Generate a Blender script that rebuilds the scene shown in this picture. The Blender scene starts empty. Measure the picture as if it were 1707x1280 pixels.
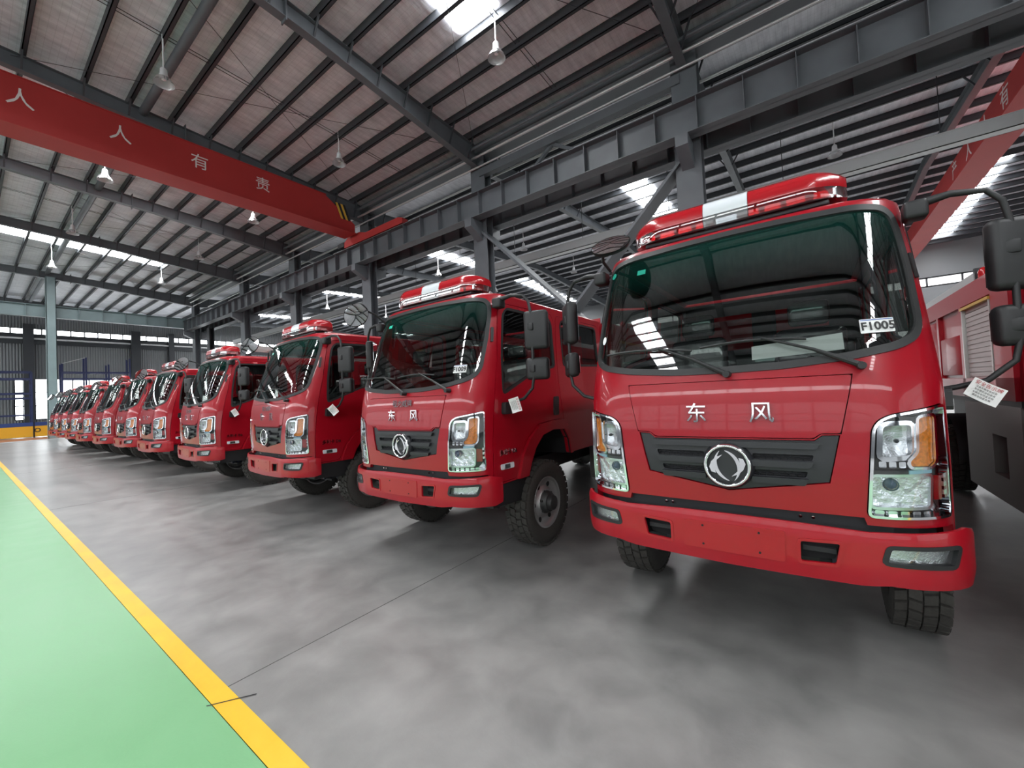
import bpy, bmesh, math, random
from mathutils import Vector, Matrix
from mathutils.geometry import delaunay_2d_cdt
random.seed(7)
PI = math.pi
SC = bpy.context.scene
COL = SC.collection

# ------------------------------------------------------------------ camera, world, exposure
cam = bpy.data.cameras.new('camera')
cam.sensor_fit = 'HORIZONTAL'; cam.sensor_width = 36.0
cam.lens = 678.73 / 1707 * 36.0
cam.clip_start = 0.05; cam.clip_end = 300
camo = bpy.data.objects.new('camera', cam); COL.objects.link(camo)
RT = Vector((0.80415416, 0.59251711, -0.0475348)); DN = Vector((-0.05302326, -0.00814741, -0.99856004)); FW = Vector((-0.5920512, 0.80551666, 0.02486542))
CH = 1.65
camo.matrix_world = Matrix(((RT.x, -DN.x, -FW.x, 0), (RT.y, -DN.y, -FW.y, 0), (RT.z, -DN.z, -FW.z, CH), (0, 0, 0, 1)))
SC.camera = camo
w = bpy.data.worlds.new('overcast_sky'); SC.world = w; w.use_nodes = True
w.node_tree.nodes['Background'].inputs[0].default_value = (0.86, 0.93, 1.0, 1)
w.node_tree.nodes['Background'].inputs[1].default_value = 1.0
vs = SC.view_settings
vs.view_transform = 'Standard'; vs.look = 'None'; vs.gamma = 1; vs.exposure = 0.48; vs.use_curve_mapping = False
SC.cycles.caustics_reflective = False; SC.cycles.caustics_refractive = False
SC.cycles.sample_clamp_indirect = 6
SC.cycles.max_bounces = 8; SC.cycles.transparent_max_bounces = 16
SKYLIGHT = 24.0; WINDOW = 6.0; SIDEWIN = 1.0; BAYWIN = 0.9; UPWIN = 8.0

# ------------------------------------------------------------------ materials
MATS = {}
def nodes_of(name):
    m = bpy.data.materials.new(name); m.use_nodes = True
    nt = m.node_tree; MATS[name] = m
    return m, nt, nt.nodes['Principled BSDF']
def pbr(name, col, rough=0.5, metal=0.0, coat=0.0, var=0.0, scale=4.0, bump=0.0, spec=0.5, vec='Object', dist=0.01, rvar=0.0):
    m, nt, b = nodes_of(name)
    b.inputs['Base Color'].default_value = (*col, 1); b.inputs['Roughness'].default_value = rough
    b.inputs['Metallic'].default_value = metal; b.inputs['Coat Weight'].default_value = coat
    b.inputs['Coat Roughness'].default_value = 0.04; b.inputs['Specular IOR Level'].default_value = spec
    if var or bump or rvar:
        tc = nt.nodes.new('ShaderNodeTexCoord'); n = nt.nodes.new('ShaderNodeTexNoise')
        n.inputs['Scale'].default_value = scale; n.inputs['Detail'].default_value = 6
        nt.links.new(tc.outputs[vec], n.inputs['Vector'])
        if var:
            mp = nt.nodes.new('ShaderNodeMapRange'); mp.inputs[1].default_value = 0.3; mp.inputs[2].default_value = 0.7
            mp.inputs[3].default_value = 1 - var; mp.inputs[4].default_value = 1 + var
            nt.links.new(n.outputs['Fac'], mp.inputs[0])
            mx = nt.nodes.new('ShaderNodeVectorMath'); mx.operation = 'SCALE'; mx.inputs[0].default_value = col
            nt.links.new(mp.outputs[0], mx.inputs['Scale']); nt.links.new(mx.outputs[0], b.inputs['Base Color'])
        if rvar:
            mr = nt.nodes.new('ShaderNodeMapRange'); mr.inputs[1].default_value = 0.3; mr.inputs[2].default_value = 0.7
            mr.inputs[3].default_value = max(0.02, rough - rvar); mr.inputs[4].default_value = rough + rvar
            nt.links.new(n.outputs['Fac'], mr.inputs[0]); nt.links.new(mr.outputs[0], b.inputs['Roughness'])
        if bump:
            bp = nt.nodes.new('ShaderNodeBump'); bp.inputs['Strength'].default_value = bump; bp.inputs['Distance'].default_value = dist
            nt.links.new(n.outputs['Fac'], bp.inputs['Height']); nt.links.new(bp.outputs[0], b.inputs['Normal'])
    return m
def emit(name, col, st):
    m, nt, b = nodes_of(name)
    b.inputs['Base Color'].default_value = (0.8, 0.8, 0.8, 1); b.inputs['Roughness'].default_value = 0.3
    b.inputs['Emission Color'].default_value = (*col, 1); b.inputs['Emission Strength'].default_value = st
    return m
def clear(name, tint, gloss=1.0, ior=1.5, rough=0.0, body=None, bodyfac=0.0):
    # thin pane: tinted see-through sheet with a mirror-like surface reflection
    m, nt, b = nodes_of(name); nt.nodes.remove(b)
    out = nt.nodes['Material Output']
    tr = nt.nodes.new('ShaderNodeBsdfTransparent'); tr.inputs[0].default_value = (*tint, 1)
    gl = nt.nodes.new('ShaderNodeBsdfGlossy'); gl.inputs['Roughness'].default_value = rough
    lw = nt.nodes.new('ShaderNodeLayerWeight'); lw.inputs[0].default_value = 0.42
    mu = nt.nodes.new('ShaderNodeMath'); mu.operation = 'MULTIPLY_ADD'; mu.inputs[1].default_value = 0.75 * gloss; mu.inputs[2].default_value = 0.045 * gloss
    nt.links.new(lw.outputs['Fresnel'], mu.inputs[0])
    first = tr
    if body:
        df = nt.nodes.new('ShaderNodeBsdfDiffuse'); df.inputs[0].default_value = (*body, 1)
        mb = nt.nodes.new('ShaderNodeMixShader'); mb.inputs[0].default_value = bodyfac
        nt.links.new(tr.outputs[0], mb.inputs[1]); nt.links.new(df.outputs[0], mb.inputs[2]); first = mb
    mix = nt.nodes.new('ShaderNodeMixShader')
    nt.links.new(mu.outputs[0], mix.inputs[0]); nt.links.new(first.outputs[0], mix.inputs[1]); nt.links.new(gl.outputs[0], mix.inputs[2])
    nt.links.new(mix.outputs[0], out.inputs[0])
    return m

RED = pbr('red_paint', (0.33, 0.003, 0.012), 0.32, 0, 0.45, spec=0.35)
BODYRED = pbr('body_red_paint', (0.34, 0.006, 0.016), 0.4, 0, 0.15, spec=0.3)
BUMPRED = pbr('bumper_red_paint', (0.36, 0.004, 0.013), 0.34, 0, 0.45, spec=0.35)
RUBBER = pbr('seal_rubber', (0.018, 0.019, 0.020), 0.55)
BLACK = pbr('black_plastic', (0.014, 0.0145, 0.016), 0.5, bump=0.15, scale=300, dist=0.002)
GRILLE = pbr('grille_plastic', (0.022, 0.023, 0.027), 0.42)
DARK = pbr('dark_void', (0.006, 0.006, 0.007), 0.8)
CHROME = pbr('chrome', (0.86, 0.87, 0.9), 0.06, 1.0)
SATIN = pbr('satin_reflector', (0.78, 0.8, 0.83), 0.22, 1.0)
AMBER = pbr('amber_lens', (0.85, 0.24, 0.015), 0.18, 0, 0.5, var=0.25, scale=60)
REDLENS = pbr('red_reflector', (0.35, 0.01, 0.012), 0.15, 0, 0.5)
HEADREF = pbr('headlight_reflector', (0.84, 0.87, 0.90), 0.14, 0.75, bump=0.9, scale=26, dist=0.012)
LAMPGLASS = clear('lamp_cover_glass', (0.95, 0.97, 0.98), 0.7)
BLUEGLASS = pbr('projector_lens', (0.02, 0.05, 0.12), 0.04, 0, 1.0)
PALEBLUE = pbr('pale_blue_film', (0.35, 0.62, 0.75), 0.2, 0, 0.5)
PRISM = pbr('ribbed_reflector', (0.66, 0.68, 0.70), 0.2, 0.85, bump=0.5, scale=120, dist=0.004)
TYRE = pbr('tyre_rubber', (0.040, 0.037, 0.033), 0.8, bump=0.3, scale=60, dist=0.003, var=0.2)
RIM = pbr('rim_silver', (0.42, 0.42, 0.42), 0.38, 0.7)
HUB = pbr('hub_grey', (0.06, 0.06, 0.06), 0.5, 0.6)
CHASSIS = pbr('chassis_black', (0.018, 0.019, 0.022), 0.55)
CHBLUE = pbr('axle_blue_black', (0.02, 0.022, 0.04), 0.45, 0.3)
SEAT = pbr('seat_in_plastic_wrap', (0.05, 0.05, 0.055), 0.2, 0, 0.8, bump=0.6, scale=14, dist=0.02)
DASH = pbr('dash_plastic', (0.06, 0.062, 0.066), 0.5)
LINING = pbr('cab_lining_grey', (0.045, 0.046, 0.048), 0.8)
PAPER = pbr('paper_white', (0.80, 0.80, 0.80), 0.6)
INK = pbr('ink_black', (0.015, 0.015, 0.017), 0.6)
INKRED = pbr('ink_red', (0.45, 0.03, 0.04), 0.6)
INKBLUE = pbr('ink_blue', (0.05, 0.12, 0.4), 0.6)
CCC = pbr('sticker_green', (0.02, 0.42, 0.30), 0.4)
SHUTTER = pbr('shutter_alloy', (0.52, 0.50, 0.49), 0.45, 0.3)
ALLOY = pbr('bare_alloy', (0.62, 0.62, 0.60), 0.35, 0.7)
LOCKER = pbr('locker_grey', (0.20, 0.195, 0.19), 0.55, 0.1, spec=0.3)
YTRIM = pbr('yellow_trim', (0.62, 0.38, 0.05), 0.4)
BARRED = pbr('light_bar_red', (0.40, 0.006, 0.012), 0.22, 0, 0.35, bump=0.25, scale=60, dist=0.004)
BARREDLOW = clear('light_bar_red_clear', (0.85, 0.12, 0.13), 1.0, body=(0.6, 0.03, 0.04), bodyfac=0.2)
BARWHITE = pbr('light_bar_white', (0.72, 0.76, 0.80), 0.25, 0, 0.4)
BARCLEAR = clear('light_bar_clear', (0.85, 0.88, 0.9), 1.0, body=(0.6, 0.63, 0.66), bodyfac=0.25)
MIRROR = pbr('mirror_glass', (0.85, 0.86, 0.88), 0.03, 1.0)
SIDEGLASS = clear('side_glass', (0.55, 0.58, 0.56), 1.0)
STEEL = pbr('steel_grey_paint', (0.105, 0.117, 0.128), 0.5, 0, var=0.12, scale=1.5)
STEELDK = pbr('purlin_dark_steel', (0.040, 0.044, 0.050), 0.5, 0.1)
STEELTEAL = pbr('steel_teal_paint', (0.20, 0.27, 0.28), 0.5, var=0.1, scale=1.0)
GALV = pbr('galvanised', (0.50, 0.51, 0.51), 0.4, 0.5)
CRANERED = pbr('crane_red_paint', (0.42, 0.040, 0.038), 0.5, 0, 0.0, var=0.06, scale=0.8, spec=0.25)
CRANEWHITE = pbr('crane_letter_white', (0.75, 0.70, 0.68), 0.5)
CRANEYELLOW = pbr('crane_stripe_yellow', (0.70, 0.42, 0.05), 0.5)
LAMPWHITE = pbr('lamp_white', (0.75, 0.76, 0.77), 0.35)
LAMPSHADE = clear('lamp_shade_clear', (0.8, 0.8, 0.8), 0.9, body=(0.75, 0.75, 0.76), bodyfac=0.45)
BARYEL = pbr('barrier_yellow', (0.78, 0.40, 0.02), 0.45)
BARBLUE = pbr('barrier_blue', (0.02, 0.05, 0.20), 0.45)
RACKBLUE = pbr('rack_blue', (0.02, 0.03, 0.11), 0.45)
SKYL = emit('skylight_daylight', (0.97, 0.99, 1.0), SKYLIGHT)
UPL = emit('upper_window_fill', (0.95, 0.98, 1.0), UPWIN)  # fill glow, raised to brighten the roof deck
BAYL = emit('far_bay_window_daylight', (0.97, 0.99, 1.0), BAYWIN)
WINL = emit('window_daylight', (0.92, 0.97, 1.0), WINDOW)
SIDEL = emit('side_window_daylight', (0.92, 0.97, 1.0), SIDEWIN)

def windshield_mat():
    m = clear('windshield_glass', (0.80, 0.86, 0.83), 1.0)
    nt = m.node_tree
    tr = [n for n in nt.nodes if n.type == 'BSDF_TRANSPARENT'][0]
    tc = nt.nodes.new('ShaderNodeTexCoord'); sp = nt.nodes.new('ShaderNodeSeparateXYZ'); nt.links.new(tc.outputs['Object'], sp.inputs[0])
    r = nt.nodes.new('ShaderNodeValToRGB'); mp = nt.nodes.new('ShaderNodeMapRange'); mp.inputs[1].default_value = 2.30; mp.inputs[2].default_value = 2.60
    nt.links.new(sp.outputs[2], mp.inputs[0]); nt.links.new(mp.outputs[0], r.inputs[0])
    r.color_ramp.elements[0].color = (0.74, 0.80, 0.77, 1); r.color_ramp.elements[1].color = (0.10, 0.26, 0.21, 1)   # the shade band tinted into the glass
    nt.links.new(r.outputs[0], tr.inputs[0])
    df = nt.nodes.new('ShaderNodeBsdfDiffuse'); df.inputs[0].default_value = (0.03, 0.20, 0.16, 1)
    mb = nt.nodes.new('ShaderNodeMixShader'); sc = nt.nodes.new('ShaderNodeMath'); sc.operation = 'MULTIPLY'; sc.inputs[1].default_value = 0.13
    nt.links.new(mp.outputs[0], sc.inputs[0]); nt.links.new(sc.outputs[0], mb.inputs[0])
    mix = [l.to_node for l in nt.links if l.from_node == tr][0]
    nt.links.new(tr.outputs[0], mb.inputs[1]); nt.links.new(df.outputs[0], mb.inputs[2]); nt.links.new(mb.outputs[0], mix.inputs[1])
    return m
WSGLASS = windshield_mat()

def floor_mat(name, col, col2, rough, stain):
    m, nt, b = nodes_of(name)
    tc = nt.nodes.new('ShaderNodeTexCoord')
    def noise(sc, det, dis=0.0):
        n = nt.nodes.new('ShaderNodeTexNoise'); n.inputs['Scale'].default_value = sc; n.inputs['Detail'].default_value = det; n.inputs['Distortion'].default_value = dis
        nt.links.new(tc.outputs['Object'], n.inputs['Vector']); return n
    a = noise(0.45, 5, 0.0); c = noise(3.2, 10, 0.3); f = noise(70, 4)
    s = nt.nodes.new('ShaderNodeMath'); s.operation = 'MULTIPLY_ADD'; s.inputs[1].default_value = 0.5
    nt.links.new(a.outputs['Fac'], s.inputs[0])
    s2 = nt.nodes.new('ShaderNodeMath'); s2.operation = 'MULTIPLY'; s2.inputs[1].default_value = 0.5; nt.links.new(c.outputs['Fac'], s2.inputs[0])
    nt.links.new(s2.outputs[0], s.inputs[2])
    r = nt.nodes.new('ShaderNodeValToRGB'); r.color_ramp.elements[0].position = 0.5 - stain; r.color_ramp.elements[1].position = 0.5 + stain
    r.color_ramp.elements[0].color = (*col, 1); r.color_ramp.elements[1].color = (*col2, 1)
    nt.links.new(s.outputs[0], r.inputs[0]); nt.links.new(r.outputs[0], b.inputs['Base Color'])
    mr = nt.nodes.new('ShaderNodeMapRange'); mr.inputs[1].default_value = 0.3; mr.inputs[2].default_value = 0.7; mr.inputs[3].default_value = rough - 0.02; mr.inputs[4].default_value = rough + 0.06
    nt.links.new(c.outputs['Fac'], mr.inputs[0]); nt.links.new(mr.outputs[0], b.inputs['Roughness'])
    bp = nt.nodes.new('ShaderNodeBump'); bp.inputs['Strength'].default_value = 0.12; bp.inputs['Distance'].default_value = 0.004
    nt.links.new(f.outputs['Fac'], bp.inputs['Height']); nt.links.new(bp.outputs[0], b.inputs['Normal'])
    b.inputs['Specular IOR Level'].default_value = 0.5
    return m
CONC = floor_mat('polished_concrete', (0.12, 0.12, 0.119), (0.33, 0.325, 0.315), 0.31, 0.22)
GREEN = floor_mat('green_epoxy', (0.17, 0.40, 0.19), (0.22, 0.47, 0.245), 0.31, 0.3)
YLINE = floor_mat('yellow_floor_paint', (0.72, 0.42, 0.02), (0.85, 0.53, 0.04), 0.4, 0.12)
JOINT = pbr('joint_sealant', (0.07, 0.07, 0.068), 0.7)
ORLINE = pbr('brown_floor_paint', (0.40, 0.16, 0.08), 0.4)
BLLINE = pbr('pale_blue_floor_paint', (0.42, 0.50, 0.55), 0.4)

def deck_mat():
    m, nt, b = nodes_of('foil_insulation')
    tc = nt.nodes.new('ShaderNodeTexCoord')
    mp = nt.nodes.new('ShaderNodeMapping'); mp.inputs['Scale'].default_value = (3.2, 0.9, 1)
    nt.links.new(tc.outputs['Object'], mp.inputs[0])
    n = nt.nodes.new('ShaderNodeTexNoise'); n.inputs['Scale'].default_value = 1.7; n.inputs['Detail'].default_value = 5; nt.links.new(mp.outputs[0], n.inputs['Vector'])
    br = nt.nodes.new('ShaderNodeTexBrick'); br.inputs['Scale'].default_value = 1.0; br.offset = 0.0
    br.inputs['Color1'].default_value = (1, 1, 1, 1); br.inputs['Color2'].default_value = (1, 1, 1, 1); br.inputs['Mortar'].default_value = (0.75, 0.75, 0.75, 1)
    br.inputs['Mortar Size'].default_value = 0.006; br.inputs['Brick Width'].default_value = 0.16; br.inputs['Row Height'].default_value = 0.16
    nt.links.new(tc.outputs['Object'], br.inputs['Vector'])
    r = nt.nodes.new('ShaderNodeValToRGB'); r.color_ramp.elements[0].position = 0.3; r.color_ramp.elements[1].position = 0.7
    r.color_ramp.elements[0].color = (0.62, 0.64, 0.70, 1); r.color_ramp.elements[1].color = (0.86, 0.88, 0.94, 1)
    nt.links.new(n.outputs['Fac'], r.inputs[0])
    mx = nt.nodes.new('ShaderNodeMix'); mx.data_type = 'RGBA'; mx.blend_type = 'MULTIPLY'; mx.inputs[0].default_value = 0.6
    nt.links.new(r.outputs[0], mx.inputs[6]); nt.links.new(br.outputs[0], mx.inputs[7]); nt.links.new(mx.outputs[2], b.inputs['Base Color'])
    b.inputs['Roughness'].default_value = 0.5; b.inputs['Metallic'].default_value = 0.0
    bp = nt.nodes.new('ShaderNodeBump'); bp.inputs['Strength'].default_value = 0.5; bp.inputs['Distance'].default_value = 0.06
    nt.links.new(n.outputs['Fac'], bp.inputs['Height']); nt.links.new(bp.outputs[0], b.inputs['Normal'])
    return m
DECK = deck_mat()
def wall_mat():
    m, nt, b = nodes_of('corrugated_wall')
    tc = nt.nodes.new('ShaderNodeTexCoord'); wv = nt.nodes.new('ShaderNodeTexWave'); wv.wave_type = 'BANDS'; wv.bands_direction = 'Y'
    wv.inputs['Scale'].default_value = 1.6; nt.links.new(tc.outputs['Object'], wv.inputs['Vector'])
    b.inputs['Base Color'].default_value = (0.20, 0.21, 0.22, 1); b.inputs['Roughness'].default_value = 0.5
    bp = nt.nodes.new('ShaderNodeBump'); bp.inputs['Strength'].default_value = 1.0; bp.inputs['Distance'].default_value = 0.06
    nt.links.new(wv.outputs['Fac'], bp.inputs['Height']); nt.links.new(bp.outputs[0], b.inputs['Normal'])
    return m
WALL = wall_mat()

# ------------------------------------------------------------------ mesh helpers
class MB:
    def __init__(s): s.v = []; s.f = []
    def add(s, v, f):
        o = len(s.v); s.v += [tuple(p) for p in v]; s.f += [tuple(i + o for i in q) for q in f]; return s
    def box(s, a, b):
        x0, y0, z0 = a; x1, y1, z1 = b
        return s.add([(x0, y0, z0), (x1, y0, z0), (x1, y1, z0), (x0, y1, z0), (x0, y0, z1), (x1, y0, z1), (x1, y1, z1), (x0, y1, z1)],
                     [(0, 3, 2, 1), (4, 5, 6, 7), (0, 1, 5, 4), (1, 2, 6, 5), (2, 3, 7, 6), (3, 0, 4, 7)])
    def rbox(s, a, b, r=0.02, seg=3):
        bm = bmesh.new(); bmesh.ops.create_cube(bm, size=1)
        for v in bm.verts: v.co = Vector([a[i] + (v.co[i] + 0.5) * (b[i] - a[i]) for i in range(3)])
        bmesh.ops.bevel(bm, geom=bm.edges[:], offset=r, segments=seg, affect='EDGES', profile=0.5)
        bm.verts.index_update()
        s.add([v.co[:] for v in bm.verts], [[v.index for v in f.verts] for f in bm.faces]); bm.free(); return s
    def tube(s, pts, r, n=8, cap=True):
        pts = [Vector(p) for p in pts]; rs = r if isinstance(r, (list, tuple)) else [r] * len(pts)
        ring = []; prev = None
        for i, p in enumerate(pts):
            t = (pts[min(i + 1, len(pts) - 1)] - pts[max(i - 1, 0)]).normalized()
            if prev is None:
                a = Vector((0, 0, 1)) if abs(t.z) < 0.9 else Vector((1, 0, 0)); u = t.cross(a).normalized()
            else: u = (prev - t * prev.dot(t)).normalized()
            prev = u; vv = t.cross(u)
            ring.append([p + (u * math.cos(2 * PI * k / n) + vv * math.sin(2 * PI * k / n)) * rs[i] for k in range(n)])
        f = [[i * n + k, i * n + (k + 1) % n, (i + 1) * n + (k + 1) % n, (i + 1) * n + k] for i in range(len(pts) - 1) for k in range(n)]
        if cap: f += [list(range(n))[::-1], [(len(pts) - 1) * n + k for k in range(n)]]
        return s.add([q for r_ in ring for q in r_], f)
    def bar(s, a, b, w, h, up=(0, 0, 1)):
        a = Vector(a); b = Vector(b); t = (b - a).normalized(); u = t.cross(Vector(up)); u = u.normalized() if u.length > 1e-5 else Vector((1, 0, 0)); v = u.cross(t)
        P = [p + u * (sx * w / 2) + v * (sz * h / 2) for p in (a, b) for sx, sz in ((-1, -1), (1, -1), (1, 1), (-1, 1))]
        return s.add(P, [(0, 1, 2, 3), (7, 6, 5, 4), (0, 4, 5, 1), (1, 5, 6, 2), (2, 6, 7, 3), (3, 7, 4, 0)])
    def lathe(s, prof, n=32, axis='x', c=(0, 0, 0)):
        # prof: (along axis, radius)
        V = []
        for (h, r) in prof:
            for k in range(n):
                a = 2 * PI * k / n; p = (r * math.cos(a), r * math.sin(a))
                q = {'x': (h, p[0], p[1]), 'y': (p[0], h, p[1]), 'z': (p[0], p[1], h)}[axis]
                V.append((q[0] + c[0], q[1] + c[1], q[2] + c[2]))
        f = [(i * n + k, i * n + (k + 1) % n, (i + 1) * n + (k + 1) % n, (i + 1) * n + k) for i in range(len(prof) - 1) for k in range(n)]
        return s.add(V, f)
    def prism(s, poly, d0, d1, axis='y'):
        # poly in the plane across the axis: y -> (x,z), x -> (y,z), z -> (x,y)
        n = len(poly)
        def P(p, d): return {'y': (p[0], d, p[1]), 'x': (d, p[0], p[1]), 'z': (p[0], p[1], d)}[axis]
        V = [P(p, d0) for p in poly] + [P(p, d1) for p in poly]
        return s.add(V, [tuple(range(n)), tuple(range(2 * n - 1, n - 1, -1))] + [(i, n + i, n + (i + 1) % n, (i + 1) % n) for i in range(n)])
    def mesh(s, name, smooth=0):
        me = bpy.data.meshes.new(name); me.from_pydata(s.v, [], s.f); me.validate(); me.update()
        if smooth:
            bm = bmesh.new(); bm.from_mesh(me)
            for f in bm.faces: f.smooth = True
            lim = math.radians(smooth if smooth > 1 else 40)
            for e in bm.edges:
                if len(e.link_faces) == 2 and e.calc_face_angle(0) > lim: e.smooth = False
            bm.to_mesh(me); bm.free()
        return me
    def build(s, name, mat, parent=None, smooth=0):
        return obj(name, s.mesh(name, smooth), mat, parent)
def obj(name, me, mat, parent=None):
    if mat is not None:
        me.materials.clear(); me.materials.append(mat)
    o = bpy.data.objects.new(name, me); COL.objects.link(o)
    if parent: o.parent = parent
    return o
def empty(name, loc=(0, 0, 0), rz=0):
    o = bpy.data.objects.new(name, None); COL.objects.link(o); o.location = loc; o.rotation_euler = (0, 0, rz); o.empty_display_size = 0.2
    return o
def tag(o, label, cat=None, group=None, kind=None):
    o['label'] = label
    if cat: o['category'] = cat
    if group: o['group'] = group
    if kind: o['kind'] = kind
    return o
def struct(o, label): return tag(o, label, kind='structure')
def dup(o, parent=None, loc=None, rot=None):
    c = o.copy(); COL.objects.link(c)
    if parent is not None: c.parent = parent
    if loc is not None: c.location = loc
    if rot is not None: c.rotation_euler = rot
    for ch in list(o.children): dup(ch, c)
    return c
FONTS = {}
def text_mesh(body, size, ext=0.0, align='CENTER', bold=0.0):
    cu = bpy.data.curves.new('lettering_curve', 'FONT'); cu.body = body; cu.size = size; cu.extrude = ext; cu.align_x = align; cu.align_y = 'CENTER'; cu.resolution_u = 3; cu.offset = bold
    o = bpy.data.objects.new('lettering_curve', cu); COL.objects.link(o)
    bpy.context.view_layer.update()
    me = bpy.data.meshes.new_from_object(o.evaluated_get(bpy.context.evaluated_depsgraph_get()))
    bpy.data.objects.remove(o); bpy.data.curves.remove(cu)
    return me
def inside(p, poly):
    x, y = p; c = False; j = len(poly) - 1
    for i in range(len(poly)):
        xi, yi = poly[i]; xj, yj = poly[j]
        if (yi > y) != (yj > y) and x < (xj - xi) * (y - yi) / (yj - yi) + xi: c = not c
        j = i
    return c
def densify(poly, step):
    out = []
    for i, a in enumerate(poly):
        b = poly[(i + 1) % len(poly)]; n = max(1, int(math.hypot(b[0] - a[0], b[1] - a[1]) / step + 0.5))
        out += [(a[0] + (b[0] - a[0]) * k / n, a[1] + (b[1] - a[1]) * k / n) for k in range(n)]
    return out
def inset(poly, d):
    n = len(poly); ar = sum(poly[i][0] * poly[(i + 1) % n][1] - poly[(i + 1) % n][0] * poly[i][1] for i in range(n)); sg = 1 if ar > 0 else -1
    out = []
    for i in range(n):
        a = Vector(poly[i - 1]); b = Vector(poly[i]); c = Vector(poly[(i + 1) % n])
        t1 = (b - a).normalized(); t2 = (c - b).normalized()
        n1 = Vector((-t1.y, t1.x)) * sg; n2 = Vector((-t2.y, t2.x)) * sg
        m = n1 + n2; m = m / max(0.35, m.dot(n1)) if m.length > 1e-6 else n1
        m = m * 1.0
        out.append((b.x + m.x * d, b.y + m.y * d))
    return out
def rounded(poly, r, n=4):
    out = []; N = len(poly)
    for i in range(N):
        a = Vector(poly[i - 1]); b = Vector(poly[i]); c = Vector(poly[(i + 1) % N])
        rr = min(r, (a - b).length * 0.45, (c - b).length * 0.45)
        p = b + (a - b).normalized() * rr; q = b + (c - b).normalized() * rr
        for k in range(n + 1):
            t = k / n; v = p * (1 - t) ** 2 + b * 2 * t * (1 - t) + q * t * t; out.append((v.x, v.y))
    return out

# ------------------------------------------------------------------ the cab surface P(s, z)
L1, RA, RB, RR = 0.62, 0.33, 0.30, 0.315
SCN = L1 + RR * PI / 2
def Cpl(s):
    g = 1 if s >= 0 else -1; a = abs(s)
    if a < L1: return (s, 0.02 * (a / L1) ** 2)
    th = (a - L1) / RR
    if th < PI / 2: return (g * (L1 + RA * math.sin(th)), 0.02 + RB * (1 - math.cos(th)))
    return (g * (L1 + RA), 0.02 + RB + (a - SCN))
ZP = [(.3, .03), (.5, .0), (.95, 0.0), (1.2, -.012), (1.45, .0), (1.60, .015), (1.72, .04), (1.85, .078), (2.0, .125), (2.15, .178), (2.3, .235), (2.45, .297), (2.6, .36), (2.7, .42), (2.8, .5)]
def interp(tab, x):
    if x <= tab[0][0]: return tab[0][1]
    for (a, b), (c, d) in zip(tab, tab[1:]):
        if x <= c: return b + (d - b) * (x - a) / (c - a)
    return tab[-1][1]
def y0(z): return interp(ZP, z)
def kz(z): return interp([(1.6, 1.0), (2.7, 0.93)], z)
def P0(s, z):
    x, y = Cpl(s); return Vector((x * kz(z), y + y0(z), z))
def P(s, z, off=0.0):
    p = P0(s, z)
    if off:
        e = 0.004; n = (P0(s + e, z) - P0(s - e, z)).cross(P0(s, z + e) - P0(s, z - e)).normalized(); p = p + n * off
    return p
def sy(y, z, g=1):
    d = y - y0(z) - 0.02
    if d < RB: return g * (L1 + RR * math.acos(max(-1, 1 - max(d, 0) / RB)))
    return g * (SCN + d - RB)
def panel(mb, outline, holes=(), off=0.0, skirt=0.03, step=0.06, g=1, fn=P, bulge=None):
    out = densify([(g * a, b) for a, b in outline], step); hs = [densify([(g * a, b) for a, b in h], step) for h in holes]
    V = [Vector(p) for p in out]; E = [(i, (i + 1) % len(out)) for i in range(len(out))]
    for h in hs:
        o = len(V); V += [Vector(p) for p in h]; E += [(o + i, o + (i + 1) % len(h)) for i in range(len(h))]
    xs = [p[0] for p in out]; zs = [p[1] for p in out]
    nx = int((max(xs) - min(xs)) / step); nz = int((max(zs) - min(zs)) / step)
    bpts = [tuple(v) for v in V]
    for i in range(1, nx + 1):
        for j in range(1, nz + 1):
            p = (min(xs) + (max(xs) - min(xs)) * i / (nx + 1) + 1e-4 * (j % 3), min(zs) + (max(zs) - min(zs)) * j / (nz + 1) + 1e-4 * (i % 3))
            if inside(p, out) and not any(inside(p, h) for h in hs) and all(abs(p[0] - q[0]) + abs(p[1] - q[1]) > step * 0.5 for q in bpts): V.append(Vector(p))
    rv, re, rf, *_ = delaunay_2d_cdt(V, E, [], 0, 1e-6)
    T = []
    for f in rf:
        c = (sum(rv[i].x for i in f) / len(f), sum(rv[i].y for i in f) / len(f))
        if inside(c, out) and not any(inside(c, h) for h in hs): T.append(tuple(f))
    o = (lambda a, b: off + bulge(a * g, b)) if bulge else (lambda a, b: off)
    vv = [fn(v.x, v.y, o(v.x, v.y)) for v in rv]
    mb.add(vv, T)
    if skirt:
        cnt = {}
        for f in T:
            for i in range(len(f)):
                a, b = f[i], f[(i + 1) % len(f)]
                k = (min(a, b), max(a, b)); cnt[k] = None if k in cnt else (a, b)
        for k, ab in cnt.items():
            if ab:
                a, b = ab; pa, pb = rv[a], rv[b]
                mb.add([vv[a], vv[b], fn(pb.x, pb.y, o(pb.x, pb.y) - skirt), fn(pa.x, pa.y, o(pa.x, pa.y) - skirt)], [(0, 3, 2, 1)])
    return mb
def sym(half): return [(a, b) for a, b in half] + [(-a, b) for a, b in half[::-1] if abs(a) > 1e-6]

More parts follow.
